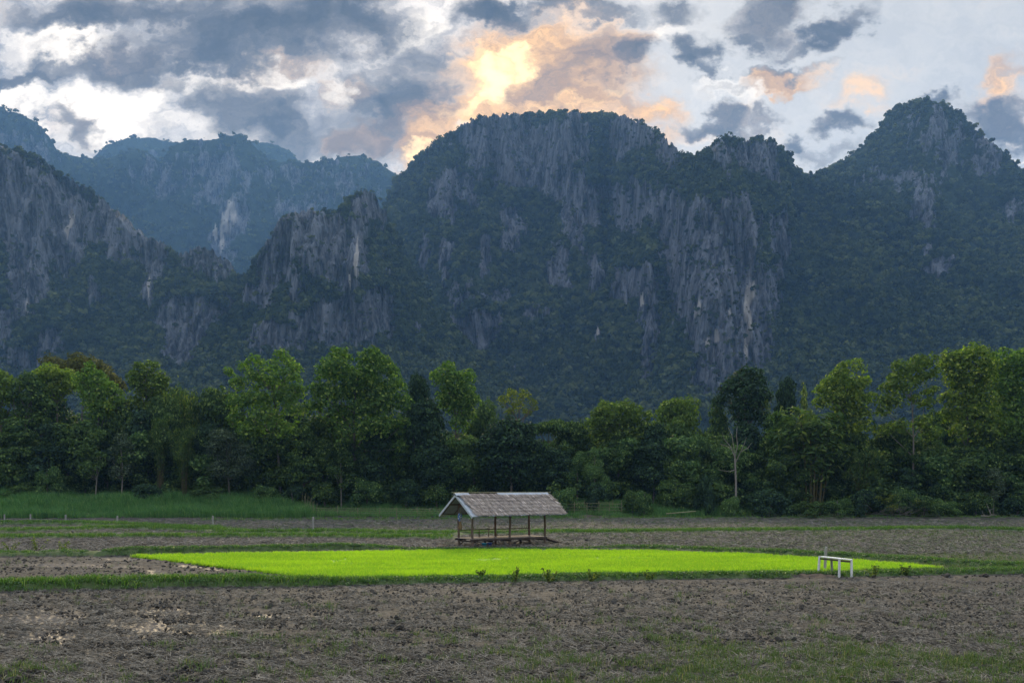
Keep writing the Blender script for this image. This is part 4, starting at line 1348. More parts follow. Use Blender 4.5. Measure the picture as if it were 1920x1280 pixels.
hero('broadleaf_tree', 'reddish-brown domed crown rising behind the left trees', 150, 152,
     [(110, 686, 18), (145, 678, 17), (180, 690, 20), (150, 700, 26), (205, 710, 19), (222, 725, 16), (90, 705, 16), (180, 720, 24)],
     'brown', size=.40, seed=12)
hero('teak_tree', 'pointed light green tree in front of the reddish-brown dome', 178, 136,
     [(171, 684, 7), (171, 697, 11), (188, 704, 11), (154, 711, 13), (181, 721, 17), (201, 721, 13), (161, 734, 16), (215, 738, 15), (188, 744, 18), (168, 758, 14), (201, 764, 16), (178, 773, 13), (222, 754, 11), (192, 782, 12)],
     'teak', size=.42, seed=13)
hero('broadleaf_tree', 'bright green rounded crown left of the pointed light green tree', 101, 141,
     [(101, 697, 16), (81, 704, 13), (124, 704, 14), (100, 712, 19), (70, 722, 14), (134, 724, 15), (104, 735, 20)],
     'bright', size=.36, seed=14, cover=1.0)
hero('broadleaf_tree', 'layered bright tree with stacked leafy pads, one third from the left edge', 274, 138,
     [(262, 690, 12), (285, 687, 11), (249, 707, 12), (275, 704, 15), (302, 711, 16), (296, 727, 17), (262, 724, 17), (275, 743, 15), (255, 756, 15), (300, 750, 14), (280, 768, 16)],
     'olive', size=.38, seed=15, cover=1.0)
hero('broadleaf_tree', 'leafy tree with yellow lit top cut by the left edge of the photo', 5, 138,
     [(7, 706, 12), (-5, 720, 17), (20, 722, 14), (-30, 715, 20), (5, 745, 20), (-35, 750, 24), (28, 750, 12), (0, 780, 20)],
     'olive', size=.40, seed=16)
hero('broadleaf_tree', 'mid green tree with two rounded tops between the left edge and the brown dome', 50, 137,
     [(54, 709, 13), (40, 722, 15), (67, 722, 15), (30, 745, 16), (60, 750, 20), (86, 760, 16), (48, 778, 18), (78, 788, 16)],
     'dense', size=.42, seed=17)

# ordinary trees of the belt
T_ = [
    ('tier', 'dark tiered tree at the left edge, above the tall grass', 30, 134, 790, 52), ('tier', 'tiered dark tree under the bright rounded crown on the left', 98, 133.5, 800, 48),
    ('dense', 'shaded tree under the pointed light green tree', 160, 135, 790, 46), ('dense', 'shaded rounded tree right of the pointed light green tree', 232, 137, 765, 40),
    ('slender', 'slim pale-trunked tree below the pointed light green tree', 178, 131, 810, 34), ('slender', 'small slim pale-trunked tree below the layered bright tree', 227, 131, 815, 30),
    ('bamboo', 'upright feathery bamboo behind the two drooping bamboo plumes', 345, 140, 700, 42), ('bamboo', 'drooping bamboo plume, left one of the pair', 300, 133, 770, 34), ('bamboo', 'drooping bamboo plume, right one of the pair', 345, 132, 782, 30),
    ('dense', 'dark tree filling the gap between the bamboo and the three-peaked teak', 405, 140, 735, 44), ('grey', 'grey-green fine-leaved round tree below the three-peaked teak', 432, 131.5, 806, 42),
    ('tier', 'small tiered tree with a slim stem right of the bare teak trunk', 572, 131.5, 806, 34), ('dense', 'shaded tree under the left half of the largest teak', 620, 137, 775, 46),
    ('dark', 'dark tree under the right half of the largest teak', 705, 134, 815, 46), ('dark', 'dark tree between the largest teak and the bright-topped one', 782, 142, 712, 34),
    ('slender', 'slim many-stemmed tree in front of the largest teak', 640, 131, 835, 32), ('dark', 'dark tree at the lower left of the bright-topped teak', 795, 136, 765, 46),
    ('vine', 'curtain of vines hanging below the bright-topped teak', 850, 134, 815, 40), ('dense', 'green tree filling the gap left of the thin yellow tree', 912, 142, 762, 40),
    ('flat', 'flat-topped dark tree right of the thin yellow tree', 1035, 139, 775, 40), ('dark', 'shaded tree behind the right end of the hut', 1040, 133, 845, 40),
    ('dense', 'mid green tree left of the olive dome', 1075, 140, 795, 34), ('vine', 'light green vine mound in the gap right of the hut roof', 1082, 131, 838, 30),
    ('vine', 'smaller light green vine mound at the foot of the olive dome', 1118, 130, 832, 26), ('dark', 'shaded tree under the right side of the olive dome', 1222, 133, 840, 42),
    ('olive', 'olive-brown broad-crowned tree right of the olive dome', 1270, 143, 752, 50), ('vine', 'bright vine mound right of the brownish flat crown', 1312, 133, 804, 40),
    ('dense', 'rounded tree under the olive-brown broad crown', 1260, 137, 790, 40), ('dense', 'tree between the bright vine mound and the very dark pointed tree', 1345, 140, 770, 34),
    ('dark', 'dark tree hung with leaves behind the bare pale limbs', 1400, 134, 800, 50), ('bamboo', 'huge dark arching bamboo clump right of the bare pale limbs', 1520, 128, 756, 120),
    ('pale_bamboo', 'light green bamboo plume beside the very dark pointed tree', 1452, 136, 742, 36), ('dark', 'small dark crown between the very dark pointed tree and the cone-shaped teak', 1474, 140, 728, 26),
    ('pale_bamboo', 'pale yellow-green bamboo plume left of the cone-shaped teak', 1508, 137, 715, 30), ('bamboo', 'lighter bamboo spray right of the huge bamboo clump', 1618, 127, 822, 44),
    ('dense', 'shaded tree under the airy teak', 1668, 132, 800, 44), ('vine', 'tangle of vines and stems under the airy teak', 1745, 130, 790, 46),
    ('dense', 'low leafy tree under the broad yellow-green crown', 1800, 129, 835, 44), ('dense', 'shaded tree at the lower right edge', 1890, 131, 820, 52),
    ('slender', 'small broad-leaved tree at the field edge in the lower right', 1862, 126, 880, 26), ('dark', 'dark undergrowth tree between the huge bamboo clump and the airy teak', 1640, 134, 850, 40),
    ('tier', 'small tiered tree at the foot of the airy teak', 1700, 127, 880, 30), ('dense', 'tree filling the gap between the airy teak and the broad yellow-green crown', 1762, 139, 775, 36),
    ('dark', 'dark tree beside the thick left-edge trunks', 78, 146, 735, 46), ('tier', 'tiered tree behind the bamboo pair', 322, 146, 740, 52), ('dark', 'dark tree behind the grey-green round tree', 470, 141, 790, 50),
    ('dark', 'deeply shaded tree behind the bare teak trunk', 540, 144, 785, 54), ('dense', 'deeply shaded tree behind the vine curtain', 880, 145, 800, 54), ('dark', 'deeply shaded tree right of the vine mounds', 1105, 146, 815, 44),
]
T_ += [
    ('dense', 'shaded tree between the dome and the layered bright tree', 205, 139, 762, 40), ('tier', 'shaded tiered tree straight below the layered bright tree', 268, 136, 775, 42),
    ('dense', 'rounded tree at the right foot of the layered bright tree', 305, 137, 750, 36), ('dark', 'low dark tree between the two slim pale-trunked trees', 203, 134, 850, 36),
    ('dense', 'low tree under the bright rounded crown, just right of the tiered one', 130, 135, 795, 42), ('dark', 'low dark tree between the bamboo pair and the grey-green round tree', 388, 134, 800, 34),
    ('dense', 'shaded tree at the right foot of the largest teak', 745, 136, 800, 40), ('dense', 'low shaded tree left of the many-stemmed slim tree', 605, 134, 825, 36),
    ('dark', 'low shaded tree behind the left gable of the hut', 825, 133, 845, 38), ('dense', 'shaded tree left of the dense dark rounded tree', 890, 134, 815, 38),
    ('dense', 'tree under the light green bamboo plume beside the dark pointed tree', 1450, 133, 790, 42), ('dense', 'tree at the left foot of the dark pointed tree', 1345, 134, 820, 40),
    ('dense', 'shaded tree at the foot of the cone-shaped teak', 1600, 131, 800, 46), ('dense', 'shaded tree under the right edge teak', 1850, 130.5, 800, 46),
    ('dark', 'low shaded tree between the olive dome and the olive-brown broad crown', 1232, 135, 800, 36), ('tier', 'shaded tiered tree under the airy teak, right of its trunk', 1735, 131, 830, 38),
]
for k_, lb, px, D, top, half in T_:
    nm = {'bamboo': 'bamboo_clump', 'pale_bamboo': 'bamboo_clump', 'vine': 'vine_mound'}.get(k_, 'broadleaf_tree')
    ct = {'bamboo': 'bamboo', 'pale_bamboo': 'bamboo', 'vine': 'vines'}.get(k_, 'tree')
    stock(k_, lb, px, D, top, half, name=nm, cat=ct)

# bushes along the foot of the belt
B_ = [
    (40, 131, 905, 34, 'dark low bush at the left edge behind the tall grass'), (90, 130.5, 868, 30, 'large-leaved bush under the tiered dark trees'), (275, 130.5, 905, 30, 'light green bush below the bamboo pair'),
    (395, 131, 908, 36, 'dark bush at the foot of the bamboo pair'), (500, 130, 905, 26, 'leafy bush left of the bare teak trunk'), (552, 130, 908, 26, 'leafy bush right of the bare teak trunk'),
    (610, 131, 895, 28, 'dark bush behind the slanting fence stakes'), (690, 131, 890, 34, 'shaded bush in front of the largest teak'), (760, 131, 895, 32, 'shaded bush right of the largest teak'),
    (820, 130.5, 900, 30, 'shaded bush behind the left end of the hut roof'), (1062, 125, 908, 30, 'rounded light green bush just right of the hut roof'), (1118, 126, 902, 24, 'blue-green bush behind the right bamboo fence'),
    (1185, 124.5, 912, 22, 'upright light green bush right of the bamboo fence, left one of two'), (1207, 124, 914, 22, 'upright light green bush right of the bamboo fence, right one of two'),
    (1325, 125.5, 885, 24, 'pale broad-leaved bush left of the bare pale limbs'), (1262, 127, 890, 36, 'dark bush below the olive-brown broad crown'), (1375, 122.6, 925, 22, 'spiky dark bush under the bare pale limbs'),
    (1440, 124, 915, 44, 'dark bush left of the foot of the huge bamboo clump'), (1515, 123, 934, 34, 'low green bush below the huge bamboo clump, left one'), (1570, 123, 930, 30, 'low green bush below the huge bamboo clump, right one'),
    (1622, 123.5, 915, 30, 'green bush left of the pile of dead branches'), (1730, 123.2, 922, 34, 'green bush right of the pile of dead branches'), (1772, 123.6, 930, 28, 'low green bush below the vine tangle'),
    (1905, 124, 930, 30, 'bush at the right edge of the field'), (1830, 125, 915, 30, 'shaded bush below the broad yellow-green crown'), (1690, 124.5, 905, 30, 'dark bush behind the pile of dead branches'),
]
for px, D, top, half, lb in B_:
    stock('bush', lb, px, D, top, half, cat='bush', name='bush')

# the bare pale limbs
r = np.random.default_rng(77)
root = plant_root('bare_tree', 1380, None, 124.5, 'leafless pale tree forking into thin bare limbs', 'tree')
T = Tube()
zz = root.location.z


def at_px(px, py, D=124.5, cx=1380):
    return ((px - cx) / F * D, 0, EYE + (HOR - py) / F * D - zz)


T.limb([at_px(1380, 932), at_px(1380, 905), at_px(1379, 880), at_px(1378, 858)], .14, .10, 7)
link('trunk', T.mesh('trunk', M_PALE), root)
for tgt in [[(1378, 858), (1370, 838), (1360, 822), (1352, 808)], [(1378, 862), (1376, 840), (1372, 815), (1366, 800)], [(1378, 858), (1382, 836), (1381, 815), (1384, 798)], [(1379, 868), (1388, 850), (1394, 832), (1398, 820)], [(1372, 842), (1362, 836), (1350, 832)], [(1390, 846), (1400, 840), (1408, 830)], [(1379, 880), (1366, 884), (1345, 880)]]:
    T = Tube()
    pp = [np.array(at_px(*q)) + np.array([0, r.normal(0, .3), 0]) * (i > 0) for i, q in enumerate(tgt)]
    T.limb(pp, .06, .018, 5)
    link('branch', T.mesh('branch', M_PALE), root)

# the mass of the wood behind the first trees
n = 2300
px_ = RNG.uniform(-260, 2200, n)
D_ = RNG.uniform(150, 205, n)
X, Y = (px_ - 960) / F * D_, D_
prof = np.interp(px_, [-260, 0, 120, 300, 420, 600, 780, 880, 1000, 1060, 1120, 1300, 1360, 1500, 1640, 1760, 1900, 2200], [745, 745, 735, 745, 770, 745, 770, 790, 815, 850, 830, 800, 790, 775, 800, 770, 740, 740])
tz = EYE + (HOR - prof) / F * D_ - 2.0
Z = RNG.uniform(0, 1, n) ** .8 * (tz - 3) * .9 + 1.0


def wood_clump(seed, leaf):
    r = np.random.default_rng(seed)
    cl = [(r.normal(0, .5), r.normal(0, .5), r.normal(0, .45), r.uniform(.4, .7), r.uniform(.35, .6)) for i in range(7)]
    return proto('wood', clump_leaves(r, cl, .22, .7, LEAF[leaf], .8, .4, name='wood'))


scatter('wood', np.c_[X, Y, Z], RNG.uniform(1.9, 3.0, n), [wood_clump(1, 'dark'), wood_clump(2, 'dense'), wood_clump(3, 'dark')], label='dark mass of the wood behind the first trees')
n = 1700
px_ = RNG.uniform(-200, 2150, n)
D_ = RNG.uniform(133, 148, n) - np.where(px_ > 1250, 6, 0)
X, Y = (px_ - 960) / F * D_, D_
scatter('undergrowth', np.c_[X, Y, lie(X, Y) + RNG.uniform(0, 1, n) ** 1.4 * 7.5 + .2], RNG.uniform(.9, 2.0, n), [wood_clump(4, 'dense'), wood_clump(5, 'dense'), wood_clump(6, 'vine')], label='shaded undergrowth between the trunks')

# ------------------------------------------------------------------ things built by hand
def wood_mat(name, c1, c2, rough=.85, stretch=(3, 3, 14), sc=1.0):
    m, b = material(name)
    tcn = b.n('ShaderNodeTexCoord')
    n_ = b.noise(b.v('MULTIPLY', tcn.outputs['Object'], stretch), sc, 6, .65)
    oi = b.n('ShaderNodeObjectInfo')
    t = b.m('ADD', b.m('MULTIPLY', b.ramp(n_, .3, .7), .75), b.m('MULTIPLY', oi.outputs['Random'], .25))
    return finish(m, b, b.mix(t, c1, c2), rough, bump=n_, bump_d=.02, bump_s=.5)


M_POST = wood_mat('weathered_post', (.075, .052, .038), (.20, .145, .105), stretch=(14, 14, 2))
M_POSTR = wood_mat('reddish_post', (.10, .052, .030), (.22, .125, .075), stretch=(14, 14, 2))
M_PLANK = wood_mat('grey_plank', (.12, .10, .085), (.30, .26, .22), stretch=(2, 14, 14))
M_DARKW = wood_mat('dark_timber', (.035, .027, .022), (.10, .075, .06), stretch=(3, 12, 12))
M_WHITEW = wood_mat('white_board', (.27, .30, .33), (.50, .53, .56), stretch=(3, 10, 10))
M_BAMBOO = wood_mat('bamboo_pole', (.12, .115, .06), (.27, .25, .14), .6, stretch=(3, 3, 3))
M_GREYPOST = wood_mat('grey_fence_post', (.16, .15, .135), (.36, .35, .32), stretch=(12, 12, 2))
M_WBAM = wood_mat('whitewashed_bamboo', (.46, .46, .45), (.72, .72, .71), .6, stretch=(8, 8, 2))
M_WTOP = wood_mat('white_bench_top', (.72, .72, .70), (.86, .86, .85), .6, stretch=(2, 8, 8))
M_TIN = finish(*(lambda q: (q[0], q[1], q[1].mix(q[1].noise(pos(q[1]), 4, 5), (.22, .25, .29), (.42, .46, .50))))(material('corrugated_tin')), .45, metal=.35)


def thatch_mat():
    m, b = material('thatch')
    oi = b.n('ShaderNodeObjectInfo')
    t = b.m('ADD', b.m('MULTIPLY', b.attr('tint'), .8), b.m('MULTIPLY', oi.outputs['Random'], .2))
    col = b.mix(t, (.13, .106, .092), (.50, .435, .38))
    col = b.mix(b.ramp(b.attr('tint'), .84, .98), col, (.68, .58, .50))
    return finish(m, b, col, .95, spec=.05)


M_THATCH = thatch_mat()


def box_mesh(name, sx, sy, sz, mat, bev=.012):
    import bmesh
    bm = bmesh.new()
    bmesh.ops.create_cube(bm, size=1)
    bmesh.ops.scale(bm, vec=(sx, sy, sz), verts=bm.verts)
    bmesh.ops.bevel(bm, geom=bm.edges[:], offset=min(bev, sx * .3, sy * .3, sz * .3), segments=1, affect='EDGES')
    me = bpy.data.meshes.new(name)
    bm.to_mesh(me)
    bm.free()
    me.materials.append(mat)
    return me


def beam(name, p, q, w, h, mat, parent, roll=0.0, **kw):
    """a board or beam from p to q"""
    p, q = Vector(p), Vector(q)
    d = q - p
    o = link(name, box_mesh(name, d.length, w, h, mat), parent, **kw)
    o.location = (p + q) / 2
    x = d.normalized()
    up = Vector((0, 0, 1)) if abs(x.z) < .95 else Vector((0, 1, 0))
    y = up.cross(x).normalized()
    z = x.cross(y)
    M = Matrix((x, y, z)).transposed()
    o.rotation_euler = (M @ Matrix.Rotation(roll, 3, 'X')).to_euler()
    return o


def pole(name, p, q, r0, r1, mat, parent=None, k=8, wob=.02, seed=0, knots=None, n=5, **kw):
    r = np.random.default_rng(seed)
    p, q = np.array(p, float), np.array(q, float)
    V, Fc = [], []
    d = (q - p) / np.linalg.norm(q - p)
    a = np.cross(d, (0, 1, 0.1) if abs(d[1]) < .9 else (1, 0, 0))
    a /= np.linalg.norm(a)
    b_ = np.cross(d, a)
    ts = list(np.linspace(0, 1, n))
    prof = [(t, 1.0) for t in ts]
    if knots:
        prof = []
        for i in range(knots):
            t0, t1 = i / knots, (i + 1) / knots
            prof += [(t0 + .02 / knots, 1.0), (t1 - .10 / knots, .97), (t1 - .05 / knots, 1.12), (t1 - .015 / knots, 1.12)]
    for i, (t, s) in enumerate(prof):
        o_ = r.normal(0, wob, 2) if 0 < i < len(prof) - 1 and not knots else (0, 0)
        c_ = p + (q - p) * t + a * o_[0] + b_ * o_[1]
        rad_ = (r0 + (r1 - r0) * t) * s
        for j in range(k):
            t_ = 6.28318 * j / k
            V.append(c_ + (a * math.cos(t_) + b_ * math.sin(t_)) * rad_)
    m_ = len(prof)
    for i in range(m_ - 1):
        for j in range(k):
            Fc.append((i * k + j, i * k + (j + 1) % k, (i + 1) * k + (j + 1) % k, (i + 1) * k + j))
    me = bpy.data.meshes.new(name)
    me.from_pydata([tuple(v) for v in V], [], Fc + [tuple(range(k))[::-1], tuple((m_ - 1) * k + j for j in range(k))])
    me.materials.append(mat)
    return link(name, me, parent, **kw)


def thing(name, label, cat, loc=(0, 0, 0), rz=0.0, group=None):
    o = bpy.data.objects.new(name, None)
    COL.objects.link(o)
    o.location = loc
    o.rotation_euler[2] = rz
    o.empty_display_size = .3
    o['label'] = label
    o['category'] = cat
    if group:
        o['group'] = group
    return o


def gz(x, y):
    return float(lie(np.array([float(x)]), np.array([float(y)]))[0])


# ---- the field hut.  Local x runs along the ridge (to the right and away), local y across it (away)
TH = R(33)
HD = 67.5
S = HD / F                                        # metres per photo pixel at the hut
hx0, hy0 = (886 - 960) * S, HD
hut = thing('field_hut', 'open thatched hut on posts standing behind the bright rice', 'hut', (hx0, hy0, 0), TH)
FL = EYE + (HOR - 1010) * S                       # floor height
EV = EYE + (HOR - 966.5) * S                      # eave height
RG = EYE + (HOR - 928.5) * S                      # ridge height
LEN, WID = 138 * S / math.cos(TH), 28 * S / math.sin(TH)
OV = 18.5 * S / math.sin(TH)
EL, ER = 18.5 * S / math.cos(TH), 22.5 * S / math.cos(TH)
gh = .1
for i, fx in enumerate((0, .51, 1.0)):
    for j, fy in enumerate((0, 1)):
        x_, y_ = LEN * fx * (1.0 if j == 0 else .985), WID * fy
        topz = EV + (RG - EV) * (OV / (OV + WID / 2)) - .04
        pole('post', (x_ + .02 * i, y_, -.25), (x_ - .02, y_, topz), .085, .07, M_POSTR if j and i else M_POST, hut, wob=.012, seed=i * 3 + j)
# floor
nb = 11
for i in range(nb):
    y0 = -.16 + (WID + .32) * (i + .5) / nb
    o = beam('floor_plank', (-.22, y0, FL + RNG.uniform(-.006, .006)), (LEN + .10 + RNG.uniform(-.06, .06), y0, FL), (WID + .32) / nb - .018, .035, M_PLANK, hut)
for y0 in (-.10, WID + .10):
    beam('floor_beam', (-.25, y0, FL - .09), (LEN + .15, y0, FL - .09), .07, .12, M_DARKW, hut)
for fx in (0.03, .26, .51, .75, .97):
    beam('joist', (LEN * fx, -.14, FL - .2), (LEN * fx, WID + .14, FL - .2), .07, .1, M_DARKW, hut)
for (x0, x1, y0) in ((.0, .52, 0), (LEN * .26, LEN * .04, 0), (LEN * .99, LEN * .80, 0), (.1, .62, WID), (LEN * .5, LEN * .38, 0), (LEN * .77, LEN * .97, WID), (LEN * .49, LEN * .35, WID)):
    beam('brace', (x0, y0 + .1, .08), (x1, y0 + .1, FL - .12), .05, .08, M_PLANK if y0 == 0 else M_DARKW, hut)
for fx in (.26, .76):
    pole('stump', (LEN * fx, WID * .5, -.25), (LEN * fx, WID * .5, FL - .16), .09, .08, M_DARKW, hut)
# back rail and its uprights
RH = EYE + (HOR - 995) * S
beam('back_rail', (-.05, WID + .06, RH), (LEN * .985, WID + .06, RH - .02), .05, .07, M_POST, hut)
beam('seat_board', (.05, WID - .22, FL + .42), (LEN * .97, WID - .22, FL + .42), .26, .03, M_PLANK, hut)
for fx in (.17, .28, .41, .70):
    beam('rail_upright', (LEN * fx, WID + .02, FL), (LEN * fx, WID + .02, RH - .03), .06, .06, M_POST, hut)
# ramp down at the right end
rp0, rp1 = Vector((LEN + .08, WID * .5, FL - .03)), Vector((LEN + 2.0, WID * .5, .05))
for dy_ in (-.32, .32):
    beam('ramp_rail', rp0 + Vector((0, dy_, -.03)), rp1 + Vector((0, dy_, -.03)), .07, .09, M_DARKW, hut)
for i in range(7):
    p = rp0.lerp(rp1, (i + .5) / 7) + Vector((0, 0, .04))
    beam('ramp_board', p - Vector((0, .40, 0)), p + Vector((0, .40, 0)), .2, .03, M_DARKW, hut)
# roof frame
YC = WID / 2
run = OV + WID / 2
rise = RG - EV
for y0, z0 in ((-.0, EV + rise * OV / run), (WID, EV + rise * OV / run), (YC, RG - .12)):
    pole('purlin', (-EL + .05, y0, z0 - .05), (LEN + ER - .05, y0, z0 - .05), .055, .05, M_POST, hut, wob=.008)
pole('eave_pole', (-EL + .02, -OV + .12, EV + .01), (LEN + ER - .02, -OV + .12, EV + .01), .035, .03, M_BAMBOO, hut, wob=.006)
pole('eave_pole', (-EL + .02, WID + OV - .12, EV + .01), (LEN + ER - .02, WID + OV - .12, EV + .01), .035, .03, M_BAMBOO, hut, wob=.006)
for fx in (0.0, .51, 1.0):
    beam('tie_beam', (LEN * fx, -.1, EV + rise * OV / run - .16), (LEN * fx, WID + .1, EV + rise * OV / run - .16), .07, .09, M_POSTR, hut)
    pole('king_post', (LEN * fx, YC, EV + rise * OV / run - .12), (LEN * fx, YC, RG - .12), .05, .045, M_POSTR, hut)
    beam('gable_brace', (LEN * fx - .03, YC, RG - .75), (LEN * fx - .03, -.05 + WID * 1.0, EV + rise * OV / run - .05), .05, .07, M_POSTR, hut)
    beam('gable_brace', (LEN * fx - .03, YC, RG - .75), (LEN * fx - .03, .05, EV + rise * OV / run - .05), .05, .07, M_POSTR, hut)
for i in range(9):
    x_ = -EL + .12 + (LEN + EL + ER - .24) * i / 8
    for s in (-1, 1):
        beam('rafter', (x_, YC + s * .02, RG - .07), (x_, YC + s * (run - .05), EV - .02), .045, .06, M_POST, hut)


def slope_pt(x_, t, s, lift=0.0):
    """t: 0 at the ridge, 1 at the eave; s: -1 the near slope, 1 the far one"""
    nrm = Vector((0, s * rise, run)).normalized()
    return Vector((x_, YC + s * run * t, RG - rise * t)) + nrm * lift


# corrugated sheets under the thatch, showing at the eave
def tin(name, x0, x1, s, t0, t1, lift):
    nx = max(8, int((x1 - x0) / .04))
    V, Fc = [], []
    for i in range(nx + 1):
        x_ = x0 + (x1 - x0) * i / nx
        w = .014 * math.cos(i * math.pi / 1.0)
        for t in (t0, t1):
            V.append(tuple(slope_pt(x_, t, s, lift + w)))
    for i in range(nx):
        Fc.append((2 * i, 2 * i + 2, 2 * i + 3, 2 * i + 1))
    me = bpy.data.meshes.new(name)
    me.from_pydata(V, [], Fc)
    me.materials.append(M_TIN)
    o = link(name, me, hut)
    sm = o.modifiers.new('thick', 'SOLIDIFY')
    sm.thickness = .004
    return o


L_all = LEN + EL + ER
for s in (-1, 1):
    for i in range(6):
        tin('tin_sheet', -EL + L_all * i / 6 + .006, -EL + L_all * (i + 1) / 6 - .006, s, .03, 1.015, .0 + .012 * (i % 2))


def thatch_row(s, t0, t1, x0, x1, seed, lift):
    """a course of grass thatch: overlapping strips with ragged tips"""
    r = np.random.default_rng(seed)
    V, Fc, tn = [], [], []
    n_ = int((x1 - x0) * 62)
    for i in range(n_):
        x_ = x0 + (x1 - x0) * r.uniform(0, 1)
        w = r.uniform(.02, .055)
        tt0 = t0 - .03 + r.uniform(0, .16) * (t1 - t0)
        tt1 = t1 + r.normal(.0, .10) * (t1 - t0) + .05
        sk = r.normal(.10, .09)
        l0, l1 = lift + r.uniform(0, .03), lift + r.uniform(.03, .10)
        a_ = slope_pt(x_, tt0, s, l0)
        b_ = slope_pt(x_ + w, tt0, s, l0 + r.normal(0, .008))
        m1 = slope_pt(x_ + sk * .5 + w, (tt0 + tt1) / 2, s, (l0 + l1) / 2 + .015)
        m0 = slope_pt(x_ + sk * .5, (tt0 + tt1) / 2, s, (l0 + l1) / 2 + r.normal(.01, .01))
        c_ = slope_pt(x_ + sk + w * .75, tt1, s, l1)
        d_ = slope_pt(x_ + sk, tt1 + r.normal(0, .01), s, l1)
        k = len(V)
        V += [a_, b_, m1, m0, c_, d_]
        Fc += [(k, k + 1, k + 2, k + 3), (k + 3, k + 2, k + 4, k + 5)]
        t = r.beta(1.6, 1.6)
        tn += [t, t]
    return link('thatch_course', mesh_np('thatch_course', np.array(V), np.array(Fc), M_THATCH, fattrs={'tint': tn}), hut)


NR = 6
for s in (-1, 1):
    for i in range(NR):
        xa = -EL + (.22 if i > 2 else .16 if i > 0 else .08)
        xb = LEN + ER + (-.03 if i < NR - 1 else .0)
        thatch_row(s, .02 + .96 * i / NR, .02 + .96 * (i + 1) / NR, xa, xb, 40 + i + (s > 0) * 10, .045 + .012 * (NR - i))
# ridge cap and bargeboards
for s in (-1, 1):
    for (x0, x1, mt) in ((-EL - .10, -EL + 1.0, M_TIN), (-EL + 1.0, LEN * .42, M_THATCH), (LEN * .42, LEN * .80, M_TIN), (LEN * .80, LEN + ER - .1, M_TIN)):
        if mt is M_TIN:
            pa, pb = slope_pt(x0, .035, s, .155), slope_pt(x1 - .01, .035, s, .155)
            beam('ridge_cap', pa, pb, .30, .012, mt, hut, roll=-s * math.atan2(rise, run))
beam('ridge_pole', (-EL - .30, YC, RG + .20), (LEN + ER + .25, YC, RG + .18), .05, .05, M_BAMBOO, hut)
for s in (-1, 1):
    beam('bargeboard', slope_pt(-EL - .02, .02, s, -.0), slope_pt(-EL - .02, 1.06, s, -.0), .03, .16, M_WHITEW, hut)
for i, t in enumerate((.15, .32, .5, .68, .86)):
    pa = slope_pt(LEN + ER - .1, t, -1, .04)
    beam('batten_end', pa, pa + Vector((.32, 0, 0)), .04, .03, M_BAMBOO, hut)

# things hanging on and lying under the hut
hm_ = Matrix.Translation((hx0, hy0, 0)) @ Matrix.Rotation(TH, 4, 'Z')
bp = hm_ @ Vector((-.42, WID * .5, 0))
broom = thing('straw_broom', 'straw broom hanging from the left gable of the hut', 'broom', (bp.x, bp.y, EYE + (HOR - 992) * S))
pole('handle', (0, 0, .45), (0, 0, 1.45), .015, .012, M_BAMBOO, broom)
r = np.random.default_rng(3)
V, Fc = [], []
for i in range(90):
    a = r.uniform(0, 6.28)
    rr = .14 * math.sqrt(r.uniform(0, 1))
    tp_ = np.array([rr * .25 * math.cos(a), rr * .25 * math.sin(a), .52])
    mt_ = np.array([rr * math.cos(a), rr * math.sin(a), r.uniform(.12, .2)])
    bt_ = np.array([rr * .8 * math.cos(a), rr * .8 * math.sin(a), r.uniform(-.05, .08)])
    w = np.array([-math.sin(a), math.cos(a), 0]) * .012
    k = len(V)
    V += [tp_ - w, tp_ + w, mt_ + w * 1.6, mt_ - w * 1.6, bt_ + w, bt_ - w]
    Fc += [(k, k + 1, k + 2, k + 3), (k + 3, k + 2, k + 4, k + 5)]
M_BROOM = wood_mat('broom_straw', (.16, .10, .045), (.34, .24, .12), stretch=(9, 9, 2))
link('bristles', mesh_np('bristles', np.array(V), np.array(Fc), M_BROOM), broom)

m, b = material('blue_cloth')
M_CLOTH = finish(m, b, b.mix(b.ramp(b.noise(pos(b), 9, 3), .48, .56), (.06, .14, .36), (.45, .52, .62)), .9)
cp = hm_ @ Vector((.02, WID - .12, 0))
V, Fc = [], []
nu, nv = 10, 7
for i in range(nv):
    t = i / (nv - 1)
    for j in range(nu):
        a = 6.283 * j / nu
        rr = (.05 + .10 * math.sin(math.pi * min(1, .15 + t * .9))) * (1 + .22 * math.sin(a * 3 + i))
        V.append((rr * math.cos(a), rr * math.sin(a), -t * .55))
Fc = [(i * nu + j, i * nu + (j + 1) % nu, (i + 1) * nu + (j + 1) % nu, (i + 1) * nu + j) for i in range(nv - 1) for j in range(nu)]
o = link('cloth_bag', mesh_np('cloth_bag', np.array(V), np.array(Fc), M_CLOTH, smooth=True), None, label='blue and white cloth bag tied to the far left post of the hut', category='bag')
o.location = (cp.x, cp.y - .12, EYE + (HOR - 963) * S)


def lathe(name, prof, mat, parent=None, k=14):
    V, Fc = [], []
    for (r_, z) in prof:
        for j in range(k):
            a = 6.283185 * j / k
            V.append((r_ * math.cos(a), r_ * math.sin(a), z))
    for i in range(len(prof) - 1):
        for j in range(k):
            Fc.append((i * k + j, i * k + (j + 1) % k, (i + 1) * k + (j + 1) % k, (i + 1) * k + j))
    me = mesh_np(name, np.array(V), np.array(Fc), mat, smooth=True)
    return link(name, me, parent)


